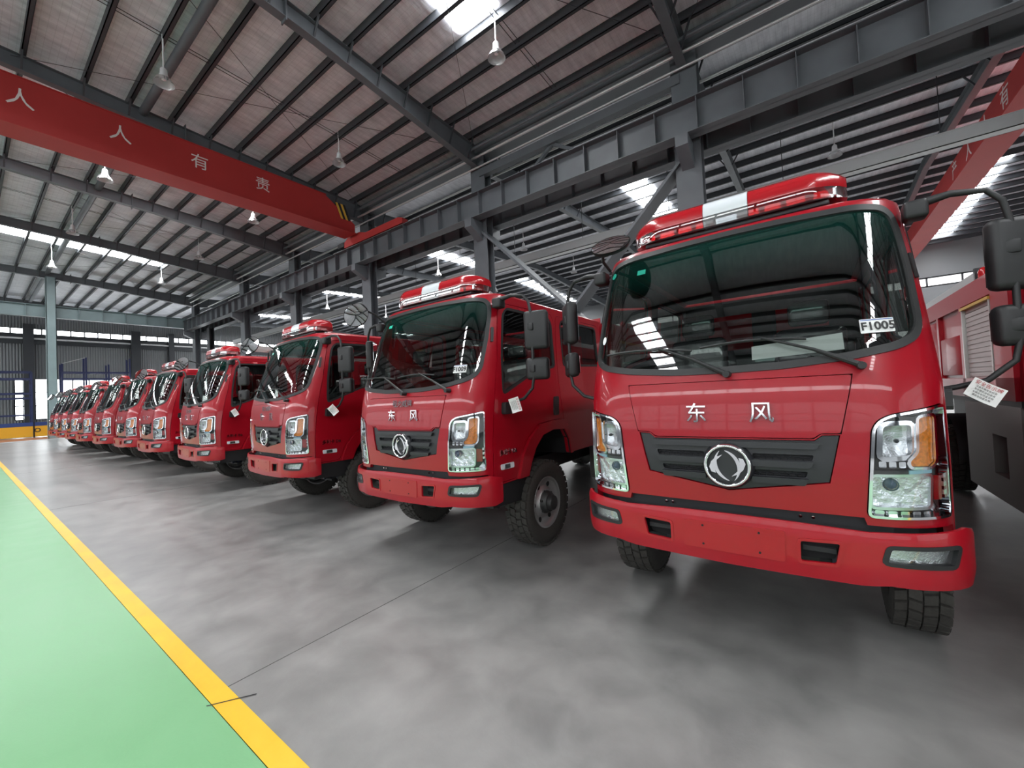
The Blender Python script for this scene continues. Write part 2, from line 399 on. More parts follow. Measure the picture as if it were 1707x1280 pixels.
WS = sym([(0, 1.715), (.3, 1.72), (.6, 1.748), (.78, 1.785), (.88, 1.835), (.925, 1.91), (.94, 2.2), (.93, 2.45), (.905, 2.56), (.84, 2.615), (.7, 2.635), (.3, 2.652), (0, 2.655)])
GR = [(-.513, 1.362), (-.445, 1.358), (-.41, 1.330), (.41, 1.334), (.443, 1.360), (.518, 1.363), (.465, 1.115), (.0, 1.036), (-.458, 1.115)]
BON = [(-.588, 1.672), (.588, 1.672), (.523, 1.367), (.440, 1.366), (.407, 1.340), (-.407, 1.336), (-.442, 1.364), (-.523, 1.367)]
HL = [(.598, .955), (.975, .962), (.978, 1.512), (.85, 1.492), (.708, 1.467), (.66, 1.44), (.635, 1.395)]
def side_poly(yz): return [(sy(a, b), b) for a, b in yz]
FD = [(.25, .815), (.60, .815), (.70, 1.02), (.845, 1.18), (1.07, 1.312), (1.58, 1.335), (1.60, 2.50), (1.55, 2.585), (.60, 2.575), (.52, 2.5), (.41, 2.0), (.32, 1.64)]
FW_ = [(.46, 1.655), (1.0, 1.86), (1.52, 1.955), (1.53, 2.46), (1.47, 2.53), (.64, 2.525), (.575, 2.46), (.49, 2.05)]
RD = [(1.64, 1.335), (1.72, .90), (2.88, .90), (2.88, 2.585), (1.68, 2.585), (1.64, 2.52)]
RW = [(1.74, 1.97), (2.80, 2.0), (2.80, 2.50), (2.76, 2.54), (1.80, 2.535), (1.75, 2.48)]
ARCH_IN = [(.80, .80), (.86, .93), (.96, 1.07), (1.11, 1.185), (1.35, 1.225), (1.60, 1.205), (1.70, 1.08), (1.745, .90)]
ARCH_OUT = [(.62, .80), (.71, 1.02), (.85, 1.18), (1.07, 1.312), (1.35, 1.335), (1.62, 1.325), (1.76, 1.2), (1.80, .90)]
YR = 3.02

def shell_outline():
    r = [(sy(.0, .95) * 0, .955)]
    half = [(0, .955), (.59, .955), (.60, .92), (1.0, .92), (sy(.24, .8), .80)]
    half += [(sy(a, b), b) for a, b in ARCH_IN] + [(sy(YR, .9), .90), (sy(YR, 2.66), 2.66), (sy(2.0, 2.66), 2.66), (sy(1.2, 2.66), 2.66), (SCN, 2.66), (.8, 2.66), (.4, 2.662), (0, 2.665)]
    return sym(half)

def lerp(a, b, t): return a + (b - a) * t

# ------------------------------------------------------------------ one fire truck with all its parts
def make_truck():
    T = empty('fire_truck')
    fd, rd, fw, rw = map(side_poly, (FD, RD, FW_, RW))
    fd_r = rounded(fd, .03, 2); rd_r = rounded(rd, .03, 2); fw_r = rounded(fw, .05, 3); rw_r = rounded(rw, .05, 3)
    neg = lambda p: [(-a, b) for a, b in p]
    hl_r = rounded(HL, .035, 3); ws_r = rounded(WS, .05, 3)
    # cab shell with every opening cut out
    m = MB(); panel(m, shell_outline(), [ws_r, BON, GR, hl_r, neg(hl_r), fd_r, neg(fd_r), rd_r, neg(rd_r)], 0, .035, .055)
    # roof skin
    n = 60; ring = [P(lerp(-sy(YR, 2.66), sy(YR, 2.66), i / n), 2.66) for i in range(n + 1)]
    rows = []
    for t in range(9):
        a = t / 8 * PI / 2; f = math.cos(a) ** 0.75 if t < 8 else 0.0
        rows.append([Vector((lerp(0, p.x, f), lerp(min(max(p.y, 1.05), 2.6), p.y, f), 2.66 + 0.085 * math.sin(a))) for p in ring])
    V = [q for r_ in rows for q in r_]; m.add(V, [(i * (n + 1) + k, i * (n + 1) + k + 1, (i + 1) * (n + 1) + k + 1, (i + 1) * (n + 1) + k) for i in range(8) for k in range(n)])
    m.box((-.93, YR - .01, .9), (.93, YR, 2.0)); m.box((-.90, YR - .01, 2.5), (.90, YR, 2.72)); m.box((-.92, YR - .01, 2.0), (-.62, YR, 2.5)); m.box((.62, YR - .01, 2.0), (.92, YR, 2.5)); m.box((-.1, YR - .01, 2.0), (.1, YR, 2.5))
    m.build('cab_shell', RED, T, 38)
    # inner lining
    m = MB(); so = [(a, b) for a, b in shell_outline()]
    panel(m, sym([(0, .98), (.9, .98), (sy(.5, 1.3), 1.32), (sy(2.9, 1.3), 1.32), (sy(2.9, 2.6), 2.64), (SCN, 2.64), (0, 2.66)]), [inset(ws_r, -.0), inset(fw_r, -.01), neg(inset(fw_r, -.01)), inset(rw_r, -.01), neg(inset(rw_r, -.01))], -.05, 0, .09)
    m.box((-.86, .35, 1.28), (.86, 2.95, 1.32)); m.box((-.80, .75, 2.68), (.80, 2.9, 2.70)); m.box((-.9, 2.96, 1.3), (.9, 2.98, 2.0)); m.box((-.86, 2.96, 2.48), (.86, 2.98, 2.66)); m.box((-.88, 2.96, 2.0), (-.6, 2.98, 2.5)); m.box((.6, 2.96, 2.0), (.88, 2.98, 2.5)); m.box((-.12, 2.96, 2.0), (.12, 2.98, 2.5))
    m.build('cab_lining', LINING, T, 38)
    # bonnet flap
    m = MB(); panel(m, rounded(inset(BON, .005), .012, 2), (), .004, .03, .05); m.build('bonnet_flap', RED, T, 35)
    # dark cavity behind grille and lower gap
    m = MB(); panel(m, sym([(0, .90), (.96, .90), (.96, 1.0), (.55, 1.0), (.55, 1.40), (0, 1.40)]), (), -.06, 0, .12); m.build('front_cavity', DARK, T)
    # cross member visible in the gap above the bumper, with bolts
    m = MB(); panel(m, sym([(0, .86), (.93, .86), (.93, .945), (.5, .945), (.47, .958), (0, .958)]), (), -.035, .02, .12); cm = m.build('cross_member', CHASSIS, T)
    for x in (-.37, -.33, .33, .385):
        q = P(x, .925, -.03); MB().lathe([(q.y - .012, .001), (q.y - .012, .008), (q.y, .010), (q.y + .002, .010)], 8, 'y', (q.x, 0, q.z)).build('bolt', CHROME, cm)
    # grille
    g = MB(); gi = inset(GR, .004)
    slots = [rounded([(-.395, 1.225), (-.125, 1.225), (-.125, 1.255), (-.405, 1.255)], .008, 2), rounded([(-.365, 1.135), (-.125, 1.135), (-.125, 1.165), (-.375, 1.165)], .008, 2)]
    slots = slots + [[(-a, b) for a, b in h] for h in slots]
    panel(g, gi, slots, -.012, .02, .04)
    G = g.build('grille', GRILLE, T, 30)
    for zz, xa, xb in ((1.304, -.415, .415), (1.205, -.385, .385), (1.113, -.36, .36)):
        for g_ in (-1, 1):
            m = MB(); r_ = rounded([(.118, zz - .017), (abs(xa), zz - .017), (abs(xa) + .018, zz + .017), (.118, zz + .017)], .008, 2)
            if zz > 1.3: r_ = rounded([(.0, zz - .017), (abs(xa), zz - .017), (abs(xa) + .018, zz + .017), (.0, zz + .017)], .008, 2)
            panel(m, r_, (), .014, .026, .05, g_); m.build('grille_slat', GRILLE, G, 30)
    for s_, (xa, xb, za) in enumerate(((-.40, -.12, 1.24), (-.37, -.12, 1.15), (.12, .40, 1.24), (.12, .37, 1.15))):
        m = MB(); px = .034
        k = int((xb - xa) / px)
        for i in range(k):
            for j in range(2):
                cx = xa + px * (i + .5 + .5 * j); cz = za + (j - .5) * .022
                if cx > xb: continue
                pts = [P(cx + .017 * math.cos(PI / 3 * t + PI / 6) * 1.1, cz + .014 * math.sin(PI / 3 * t + PI / 6), -.022) for t in range(7)]
                m.tube(pts, .0022, 4, False)
        m.build('honeycomb_mesh', GRILLE, G)
    # emblem
    e = MB(); cy = P(0, 1.184).y
    e.lathe([(cy - .014, .125), (cy - .022, .121), (cy + .0, .135), (cy + .02, .136)], 40, 'y', (0, 0, 1.184)); e.lathe([(cy - .012, .0), (cy - .012, .125)], 40, 'y', (0, 0, 1.184))
    EM = e.build('emblem', GRILLE, T, 40)
    MB().lathe([(cy - .03 + .011 * math.sin(a) * -1, .113 + .010 * math.cos(a)) for a in [2 * PI * i / 10 for i in range(11)]], 48, 'y', (0, 0, 1.184)).build('emblem_ring', CHROME, EM, 60)
    def crescent(c1, r1, c2, r2, a0, a1, rot, n=18):
        pts = [(c1[0] + r1 * math.cos(lerp(a0, a1, i / n)), c1[1] + r1 * math.sin(lerp(a0, a1, i / n))) for i in range(n + 1)]
        e0 = Vector(pts[0]) - Vector(c2); e1 = Vector(pts[-1]) - Vector(c2); b0 = math.atan2(e0.y, e0.x); b1 = math.atan2(e1.y, e1.x)
        r0_, r1_ = e0.length, e1.length
        inn = [(c2[0] + lerp(r0_, r1_, i / n) * math.cos(lerp(b0, b1, i / n)), c2[1] + lerp(r0_, r1_, i / n) * math.sin(lerp(b0, b1, i / n))) for i in range(1, n)]
        poly = pts + inn[::-1]; ca, sa = math.cos(rot), math.sin(rot)
        return [(x * ca - y * sa, x * sa + y * ca) for x, y in poly]
    for rot in (0, PI):
        m = MB(); pl = crescent((-.030, 0.0), .098, (-.070, .0), .094, -1.18, 1.18, rot + .30)
        N = len(pl); h = N // 2
        V = [(x, cy - .030, 1.184 + z) for x, z in pl] + [(x, cy - .012, 1.184 + z) for x, z in pl]
        F = [(i, i + 1, N - 1 - i, N - i) for i in range(1, h - 0) if i + 1 <= N - 1 - i] + [(0, 1, N - 1)]
        F += [(i, N + i, N + (i + 1) % N, (i + 1) % N) for i in range(N)]
        m.add(V, F)
        w2 = [(.060, .046), (.083, .040), (.094, .012), (.082, -.02), (.058, -.045), (.020, -.062), (.052, -.030), (.068, .0)]
        ca, sa = math.cos(rot), math.sin(rot); w2 = [(x * ca - z * sa, x * sa + z * ca) for x, z in w2]
        m.add([(x, cy - .026, 1.184 + z) for x, z in w2], [(0, 1, 2, 7), (7, 2, 3, 6), (6, 3, 4, 5)])
        m.build('emblem_wing', CHROME, EM)
    # chrome characters on the bonnet
    for ch, x in (('东', -.155), ('风', .180)):
        me = text_mesh(ch, .125, .006); o = obj('lettering', me, CHROME, T); o.location = P(x, 1.475, .012); o.rotation_euler = (PI / 2 - .03, 0, 0)
    # windshield, seal
    m = MB(); panel(m, inset(ws_r, .028), (), -.004, 0, .06); m.build('windshield', WSGLASS, T, 60)
    m = MB(); panel(m, inset(ws_r, -.004), [inset(ws_r, .036)], .008, .03, .05); m.build('windshield_seal', RUBBER, T, 40)
    # wipers
    for px_, tip, b0, b1 in (((.624, 1.705), (.20, 1.893), (.41, 1.868), (-.13, 1.872)), ((.02, 1.70), (-.386, 1.893), (-.18, 1.86), (-.76, 1.888))):
        m = MB(); a = P(*px_, .03); bmid = P(lerp(px_[0], tip[0], .45), lerp(px_[1], tip[1], .5), .045); c = P(*tip, .03)
        m.tube([a, bmid, c], [.016, .009, .006], 8); m.lathe([(a.y - .03, .0), (a.y - .03, .018), (a.y + .03, .022)], 12, 'y', (a.x, 0, a.z))
        W = m.build('wiper_arm', BLACK, T, 40)
        m = MB(); k = 8; m.tube([P(lerp(b0[0], b1[0], i / k), lerp(b0[1], b1[1], i / k) + .02 * math.sin(PI * i / k), .018) for i in range(k + 1)], .008, 6); m.build('wiper_blade', RUBBER, W, 40)
    # stickers on the glass
    m = MB(); n_ = 16; c = P(-.845, 2.53, .002)
    panel(m, [(-.845 + .032 * math.cos(2 * PI * i / n_), 2.53 + .024 * math.sin(2 * PI * i / n_)) for i in range(n_)], (), .003, 0, .03)
    m.build('round_sticker', CCC, T)
    m = MB(); panel(m, [(-.61, 2.475), (-.545, 2.475), (-.545, 2.512), (-.61, 2.512)], (), .003, 0, .03); m.build('glass_sticker', CCC, T)
    m = MB(); panel(m, [(-.835 + .024 * math.cos(2 * PI * i / n_), 2.01 + .03 * math.sin(2 * PI * i / n_)) for i in range(n_)], (), .003, 0, .03); m.build('round_label', PAPER, T)
    # headlights
    for g_ in (-1, 1):
        m = MB(); panel(m, inset(hl_r, .004), [inset(hl_r, .016)], .010, .07, .04, g_); H = m.build('headlight', CHROME, T, 40)
        m = MB(); panel(m, inset(hl_r, .010), (), -.055, 0, .04, g_); m.build('headlight_back', HEADREF, H, 40)
        m = MB(); panel(m, inset(hl_r, .012), (), .008, 0, .05, g_); m.build('headlight_cover', LAMPGLASS, H, 60)
        # upper bezel with window for round lamp
        rl = rounded([(.672, 1.255), (.790, 1.268), (.796, 1.412), (.684, 1.408)], .02, 3)
        m = MB(); panel(m, inset(rl, -.022), [rl], -.012, .03, .03, g_); m.build('lamp_bezel', CHROME, H, 40)
        m = MB(); panel(m, rl, (), -.03, 0, .02, g_, bulge=lambda a, b: -.02 + 2.2 * ((a - .733) ** 2 + (b - 1.336) ** 2) + .0028 * math.sin(420 * math.hypot(a - .733, b - 1.336))); m.build('position_lamp', PRISM, H, 50)
        q = P(g_ * .733, 1.336, -.02); MB().lathe([(q.y - .02, .0), (q.y - .018, .008), (q.y, .011)], 12, 'y', (q.x, 0, q.z)).build('bulb', GRILLE, H, 40)
        am = rounded([(.824, 1.447), (.918, 1.456), (.908, 1.232), (.873, 1.205), (.778, 1.208), (.772, 1.238), (.815, 1.278)], .022, 3)
        m = MB(); panel(m, inset(am, .006), (), -.016, .02, .03, g_, bulge=lambda a, b: .003 * math.sin(220 * b)); m.build('turn_signal', AMBER, H, 40)
        m = MB(); panel(m, inset(am, -.010), [inset(am, .004)], -.006, .03, .03, g_); m.build('turn_signal_trim', CHROME, H, 40)
        m = MB(); panel(m, [(.628, 1.172), (.885, 1.180), (.885, 1.196), (.628, 1.190)], (), -.012, .03, .05, g_); m.build('divider_bar', GRILLE, H)
        m = MB(); panel(m, [(.77, 1.176), (.875, 1.180), (.875, 1.198), (.77, 1.194)], (), -.008, .01, .05, g_); m.build('tinted_strip', PALEBLUE, H)
        for i in range(3):
            m = MB(); panel(m, rounded([(.658 + .038 * i, 1.206), (.686 + .038 * i, 1.206), (.686 + .038 * i, 1.236), (.658 + .038 * i, 1.236)], .006, 2), (), -.014, .03, .03, g_); m.build('led_cell', CHROME, H)
        for i in range(6):
            x = .632 + .048 * i
            m = MB(); panel(m, rounded([(x, .972), (x + .034, .972), (x + .034, .996), (x, .996)], .006, 2), (), -.010, .03, .03, g_); m.build('led_cell', CHROME, H)
        lb = rounded([(.622, 1.006), (.864, 1.014), (.880, 1.168), (.628, 1.162)], .02, 3)
        m = MB(); panel(m, lb, (), -.035, 0, .02, g_, bulge=lambda a, b: -.012 + .9 * ((a - .71) ** 2 + (b - 1.09) ** 2) + .004 * math.sin(90 * a) * math.sin(70 * b)); m.build('low_beam_reflector', HEADREF, H, 50)
        m = MB(); panel(m, inset(lb, -.010), [inset(lb, .004)], -.012, .03, .03, g_); m.build('low_beam_trim', SATIN, H, 40)
        q = P(g_ * .702, 1.122, -.03); MB().lathe([(q.y - .022, .0), (q.y - .018, .014), (q.y - .008, .024), (q.y, .026)], 20, 'y', (q.x, 0, q.z)).build('projector_lens', BLUEGLASS, H, 60)
        MB().lathe([(q.y - .004, .026), (q.y - .012, .031), (q.y + .005, .034)], 20, 'y', (q.x, 0, q.z)).build('projector_ring', CHROME, H, 60)
        m = MB(); panel(m, [(.888, 1.048), (.945, 1.046), (.950, 1.16), (.893, 1.165)], (), -.014, .02, .03, g_); m.build('side_reflector', REDLENS, H)
        for i in range(3):
            m = MB(); panel(m, [(.948, 1.07 + .04 * i), (.962, 1.07 + .04 * i), (.962, 1.092 + .04 * i), (.948, 1.092 + .04 * i)], (), -.006, .02, .03, g_); m.build('led_cell', CHROME, H)
    # bumper
    def PB(s, z, off=0.0): return P(s * 1.0, z, off + .062 - .02 * max(0, (.70 - z)) / .1)
    bo = sym([(0, .632), (.55, .640), (.66, .655), (.95, .645), (1.02, .640), (1.10, .66), (1.10, .885), (.98, .918), (.60, .902), (.25, .914), (0, .916)])
    slot = rounded([(.323, .822), (.482, .830), (.462, .730), (.321, .722)], .01, 2); fog = rounded([(.646, .765), (.662, .838), (.90, .845), (.872, .760)], .015, 3)
    m = MB(); panel(m, bo, [slot, neg(slot), fog, neg(fog)], 0, .014, .045, 1, PB, bulge=lambda a, b: (.012 if abs(a) < .62 else 0) - .012 * max(0, b - .88) / .04)
    BU = m.build('bumper', BUMPRED, T, 32)
    m = MB(); panel(m, rounded([(-.245, .705), (.253, .702), (.258, .862), (-.245, .858)], .01, 2), (), .017, .012, .06, 1, PB); m.build('plate_panel', BUMPRED, BU, 30)
    for x, z in ((-.14, .835), (.14, .835), (-.14, .73), (.14, .73)):
        q = PB(x, z, .018); MB().lathe([(q.y - .002, .0), (q.y - .002, .006), (q.y + .004, .007)], 8, 'y', (q.x, 0, q.z)).build('screw_hole', DARK, BU)
    for g_ in (-1, 1):
        m = MB(); panel(m, inset(slot, -.006), (), -.07, 0, .06, g_, PB); m.build('bumper_slot', DARK, BU)
        m = MB(); panel(m, inset(slot, -.016), [inset(slot, -.002)], .016, .02, .04, g_, PB); m.build('slot_lip', BUMPRED, BU, 30)
        q = PB(g_ * .40, .775, -.04); MB().box((q.x - .07, q.y, q.z - .012), (q.x + .07, q.y + .02, q.z + .012)).build('tow_bar', CHASSIS, BU)
        m = MB(); panel(m, inset(fog, -.012), [inset(fog, .006)], .006, .05, .04, g_, PB); m.build('fog_lamp_bezel', BLACK, BU, 40)
        m = MB(); panel(m, inset(fog, .004), (), -.03, 0, .02, g_, PB, bulge=lambda a, b: 1.2 * (b - .80) ** 2 + .003 * math.sin(150 * a)); m.build('fog_lamp_reflector', PRISM, BU, 50)
        m = MB(); panel(m, inset(fog, .010), (), -.004, 0, .05, g_, PB); m.build('fog_lamp', LAMPGLASS, BU, 60)
    # doors
    for g_ in (-1, 1):
        for po, wi, hy, nm in ((fd_r, fw_r, 1.45, 'door'), (rd_r, rw_r, 2.75, 'door')):
            m = MB(); panel(m, inset(po, .006), [wi], .002, .035, .075, g_); D = m.build(nm, RED, T, 35)
            m = MB(); panel(m, inset(wi, .012), (), -.012, 0, .12, g_); m.build('door_window', SIDEGLASS, D, 60)
            m = MB(); panel(m, inset(wi, -.012), [inset(wi, .016)], .006, .025, .08, g_); m.build('window_seal', RUBBER, D, 35)
            m = MB(); hs = sy(hy, 1.45); panel(m, rounded([(hs - .05, 1.385), (hs + .05, 1.385), (hs + .05, 1.60), (hs - .05, 1.60)], .02, 2), (), .022, .025, .06, g_); m.build('door_handle', BLACK, D, 35)
        # mirror mount block and lower vent on the front door
        m = MB(); hs = sy(.47, 1.5); panel(m, rounded([(hs - .06, 1.46), (hs + .06, 1.46), (hs + .06, 1.575), (hs - .06, 1.575)], .02, 2), (), .05, .055, .06, g_); m.build('mirror_mount', BLACK, T, 35)
        m = MB(); panel(m, rounded([(sy(.375, 2.17), 2.165), (sy(.40, 2.17), 2.165), (sy(.435, 2.31), 2.31), (sy(.41, 2.31), 2.31)], .006, 2), (), .012, .012, .06, g_); m.build('pillar_vent', BLACK, T, 35)
        # side marker lamp + small lettering
        m = MB(); sa, sb = sy(.36, .95), sy(.565, .95); sp = rounded([(sa, .935), (sb, .932), (sb, .985), (sa, .988)], .014, 3)
        panel(m, sp, (), .012, .014, .05, g_); mk = m.build('side_marker', BARWHITE, T, 35)
        m = MB(); panel(m, inset([(sa + .05, .94), (sb - .07, .94), (sb - .07, .98), (sa + .05, .98)], 0), (), .016, .005, .05, g_); m.build('marker_lens', CHROME, mk)
        me = text_mesh('多利卡 D6', .062, .003); o = obj('lettering', me, CHROME, T)
        q = P(g_ * sy(.49, 1.09), 1.09, .006); o.location = q; o.rotation_euler = (PI / 2, 0, g_ * PI / 2)
        # wheel arch lip
        a_in = [(sy(a, b), b) for a, b in ARCH_IN]; a_out = [(sy(a, b), b) for a, b in ARCH_OUT]
        m = MB(); panel(m, inset(a_in + a_out[::-1], .004), (), .03, .05, .05, g_); m.build('fender_flare', RED, T, 35)
        # inner arch, black step valance
        m = MB(); V = []; ain = [P(g_ * a, b, .02) for a, b in a_in]
        for p in ain: V += [p, Vector((g_ * .45, p.y, p.z))]
        m.add(V, [(2 * i, 2 * i + 1, 2 * i + 3, 2 * i + 2) for i in range(len(ain) - 1)]); m.build('wheel_arch', DARK, T)
        m = MB(); m.prism([(.24, .60), (.78, .57), (.80, .80), (.24, .80)], g_ * .60, g_ * .935, 'x'); m.build('step_valance', BLACK, T)
        # mirrors
        arm = [(.90, .47, 2.545), (.96, .48, 2.585), (1.06, .50, 2.605), (1.19, .51, 2.585), (1.245, .52, 2.52), (1.268, .52, 2.40), (1.268, .52, 1.80), (1.25, .52, 1.70), (1.15, .52, 1.605), (1.04, .53, 1.575), (.96, .53, 1.56)]
        m = MB(); m.tube([(g_ * a, b, c) for a, b, c in arm], [.026, .024, .018] + [.0145] * 8, 10); m.rbox((g_ * .92 - .05, .43, 2.50), (g_ * .92 + .05, .54, 2.60), .02)
        A = m.build('mirror_arm', BLACK, T, 40)
        yaw = math.radians(18) if g_ > 0 else math.radians(-50)
        for z0_, z1_, wd in ((2.06, 2.43, .235), (1.775, 1.985, .225)):
            m = MB(); m.rbox((-wd * .35, -.045, z0_), (wd * .65, .05, z1_), .035, 3)
            mm = m.build('mirror', BLACK, A, 40); mm.location = (g_ * 1.262, .55, 0); mm.rotation_euler = (0, 0, yaw)
            if g_ < 0: mm.scale = (-1, 1, 1)
            zc = (z0_ + z1_) / 2
            m = MB(); m.rbox((g_ * 1.262 - .032, .495, zc - .035 + (.03 if wd > .23 else 0)), (g_ * 1.262 + .032, .56, zc + .035 + (.03 if wd > .23 else 0)), .01, 2); m.build('mirror_clamp', BLACK, A, 40)
            m = MB(); m.box((-wd * .28, .051, z0_ + .03), (wd * .58, .054, z1_ - .03)); gl = m.build('mirror_glass', MIRROR, A); gl.location = mm.location; gl.rotation_euler = mm.rotation_euler; gl.scale = mm.scale
        # roof corner marker lamp
        q = P(g_ * .86, 2.66); m = MB(); m.lathe([(q.z - .02, .034), (q.z + .015, .032), (q.z + .04, .022), (q.z + .05, .0)], 14, 'z', (q.x * .97, q.y + .06, 0)); m.build('roof_marker_lamp', BARCLEAR, T, 60)
    # near-side look-down mirror on its own arm
    m = MB(); m.tube([(-.84, .48, 2.60), (-.88, .36, 2.70), (-.90, .22, 2.74), (-.90, .12, 2.70)], .012, 8)
    OA = m.build('front_mirror_arm', BLACK, T, 40)
    m = MB(); m.lathe([(-.03, .0), (-.028, .10), (-.012, .155), (.01, .165)], 28, 'z'); o = m.build('front_mirror', BLACK, OA, 50); o.location = (-.90, .12, 2.66); o.rotation_euler = Vector((.6, -.62, .5)).to_track_quat('Z', 'Y').to_euler(); o.scale = (.85, 1.1, 1)
    m = MB(); m.lathe([(.011, .158), (.018, .10), (.022, .0)], 28, 'z'); o2 = m.build('front_mirror_glass', MIRROR, OA, 60); o2.location = o.location; o2.rotation_euler = o.rotation_euler; o2.scale = o.scale
    # light bar
    def bar_section(x0, x1, prof, taper, n=8):
        mm = MB(); rows = []
        for i in range(n + 1):
            x = lerp(x0, x1, i / n); f = 1.0
            if taper and abs(x) > .46:
                t = min(1, (abs(x) - .46) / .19); f = math.sqrt(max(.0, 1 - .72 * t * t))
            rows.append([(x, .60 + .05 * (0 if not taper else max(0, abs(x) - .46) / .19) + y * f, 2.735 + (z if z < .06 else .06 + (z - .06) * lerp(1, f, .8))) for y, z in prof])
        k = len(prof); mm.add([p for r_ in rows for p in r_], [(i * k + j, i * k + (j + 1) % k, (i + 1) * k + (j + 1) % k, (i + 1) * k + j) for i in range(n) for j in range(k)] + [tuple(range(k))[::-1], tuple(n * k + j for j in range(k))])
        return mm
    up = [(-.15, .085), (-.152, .11), (-.135, .165), (-.10, .195), (0, .205), (.10, .195), (.135, .165), (.152, .11), (.15, .085)]
    lo = [(-.148, .012), (-.155, .03), (-.155, .082), (.155, .082), (.155, .03), (.148, .012)]
    m = MB(); m.rbox((-.56, .50, 2.715), (.56, .70, 2.745), .01, 2)
    for x in (-.5, .5): m.box((x - .04, .52, 2.66), (x + .04, .68, 2.72))
    LB = m.build('light_bar', GRILLE, T, 40)
    bar_section(-.65, -.138, up, True, 14).build('light_bar_lens', BARRED, LB, 45); bar_section(.138, .65, up, True, 14).build('light_bar_lens', BARRED, LB, 45)
    bar_section(-.65, -.138, lo, True, 14).build('light_bar_base', BARREDLOW, LB, 45); bar_section(.138, .65, lo, True, 14).build('light_bar_base', BARREDLOW, LB, 45)
    bar_section(-.135, .135, up, False, 2).build('speaker_cover', BARWHITE, LB, 45); bar_section(-.135, .135, lo, False, 2).build('speaker_window', BARCLEAR, LB, 45)
    for x0_, x1_ in ((-.60, -.48), (-.45, -.34), (-.32, -.22), (-.20, -.13), (-.07, .07), (.13, .20), (.22, .32), (.34, .45), (.48, .60)):
        m = MB(); m.rbox((x0_, .50, 2.755), (x1_, .69, 2.81), .008, 2); m.build('strobe_module', SATIN, LB)
    # interior
    m = MB(); m.rbox((-.84, .30, 1.42), (.84, .72, 1.70), .06, 3); m.rbox((.22, .60, 1.60), (.66, .80, 1.78), .05, 3); DSH = m.build('dashboard', DASH, T, 40)
    m = MB(); m.add([(-.15, .30, 1.712), (.45, .28, 1.712), (.46, .52, 1.715), (-.12, .55, 1.715)], [(0, 1, 2, 3)]); m.build('dash_paper', PAPER, DSH)
    m = MB(); m.tube([(.42 + .2 * math.cos(2 * PI * i / 24), .90 + .11 * math.sin(2 * PI * i / 24), 1.80 + .16 * math.sin(2 * PI * i / 24)) for i in range(25)], .014, 8, False); m.tube([(.42, .62, 1.62), (.42, .90, 1.80)], .025, 8); m.tube([(.24, .90, 1.80), (.60, .90, 1.80)], .012, 6)
    m.build('steering_wheel', BLACK, T, 40)
    for x in (-.42, .42):
        m = MB(); m.rbox((x - .25, 1.0, 1.32), (x + .25, 1.5, 1.52), .05, 3); S_ = m.build('seat', SEAT, T, 40)
        m = MB(); m.rbox((x - .24, 1.42, 1.48), (x + .24, 1.56, 2.08), .06, 3); m.build('backrest', SEAT, S_, 40)
        m = MB(); m.rbox((x - .14, 1.45, 2.10), (x + .14, 1.55, 2.30), .04, 3); m.build('headrest', SEAT, S_, 40)
    m = MB(); m.rbox((-.8, 2.4, 1.32), (.8, 2.85, 1.50), .04, 2); m.rbox((-.8, 2.78, 1.46), (.8, 2.92, 2.05), .04, 2); m.build('bench_seat', SEAT, T, 40)
    # chassis
    m = MB()
    for x in (-.36, .36): m.box((x - .04, .15, .60), (x + .04, 7.0, .80))
    for y in (.2, 2.2, 3.6, 5.2, 6.9): m.box((-.36, y, .62), (.36, y + .08, .78))
    m.build('chassis_frame', CHASSIS, T)
    MB().rbox((-.88, 4.86, .78), (.88, 5.1, 1.36), .03, 2).build('chassis_box', CHASSIS, T); MB().rbox((-.62, 4.9, .82), (.62, 7.0, 1.36), .03, 2).build('gap_filler_box', CHASSIS, T)  # dark boxes added under the body to block a bright see-through gap
    for y in (1.12, 5.75):
        m = MB(); m.tube([(-.80, y, .46), (-.2, y, .46), (.2, y, .46), (.80, y, .46)], [.06, .07, .07, .06], 12); m.lathe([(-.16, .03), (-.12, .13), (0, .17), (.12, .13), (.16, .03)], 16, 'x', (.18, y, .46))
        for x in (-.5, .5): m.box((x - .04, y - .55, .50), (x + .04, y + .55, .56)); m.tube([(x, y - .1, .5), (x, y - .1, .8)], .03, 8)
        m.build('axle', CHBLUE, T, 40)
    m = MB(); m.rbox((-.32, .38, .50), (.32, .9, 1.0), .04, 2); m.tube([(-.7, .62, .5), (.7, .62, .5)], .022, 8); m.tube([(.5, .62, .5), (.55, 1.1, .55)], .02, 8); m.rbox((-.25, 1.3, .55), (.25, 2.6, 1.2), .05, 2); m.build('engine', CHASSIS, T, 40)
    # wheels
    r = .46; hw = .125
    tp = [(-hw + .02, .27), (-hw - .004, .30), (-hw - .01, .37), (-hw, .42), (-hw + .012, .433), (-.06, .437), (0, .438), (.06, .437), (hw - .012, .433), (hw, .42), (hw + .01, .37), (hw + .004, .30), (hw - .02, .27)]
    m = MB(); m.lathe(tp, 56, 'x')
    for c_, (xa, xb, zig) in enumerate(((-.124, -.070, 0), (-.062, -.004, .5), (.004, .062, 0), (.070, .124, .5))):
        nb = 34
        for i in range(nb):
            a0 = 2 * PI * (i + zig) / nb; a1 = a0 + 2 * PI / nb * .74; sk = .035 * (1 if c_ % 2 else -1)
            ro = .458 if 0 < c_ < 3 else .455; ri = .43
            pts = []
            for rr_ in (ri, ro):
                for xx, aa in ((xa, a0), (xb, a0 + sk), (xb, a1 + sk), (xa, a1)): pts.append((xx, rr_ * math.cos(aa), rr_ * math.sin(aa)))
            m.add(pts, [(0, 1, 2, 3), (7, 6, 5, 4), (0, 4, 5, 1), (1, 5, 6, 2), (2, 6, 7, 3), (3, 7, 4, 0)])
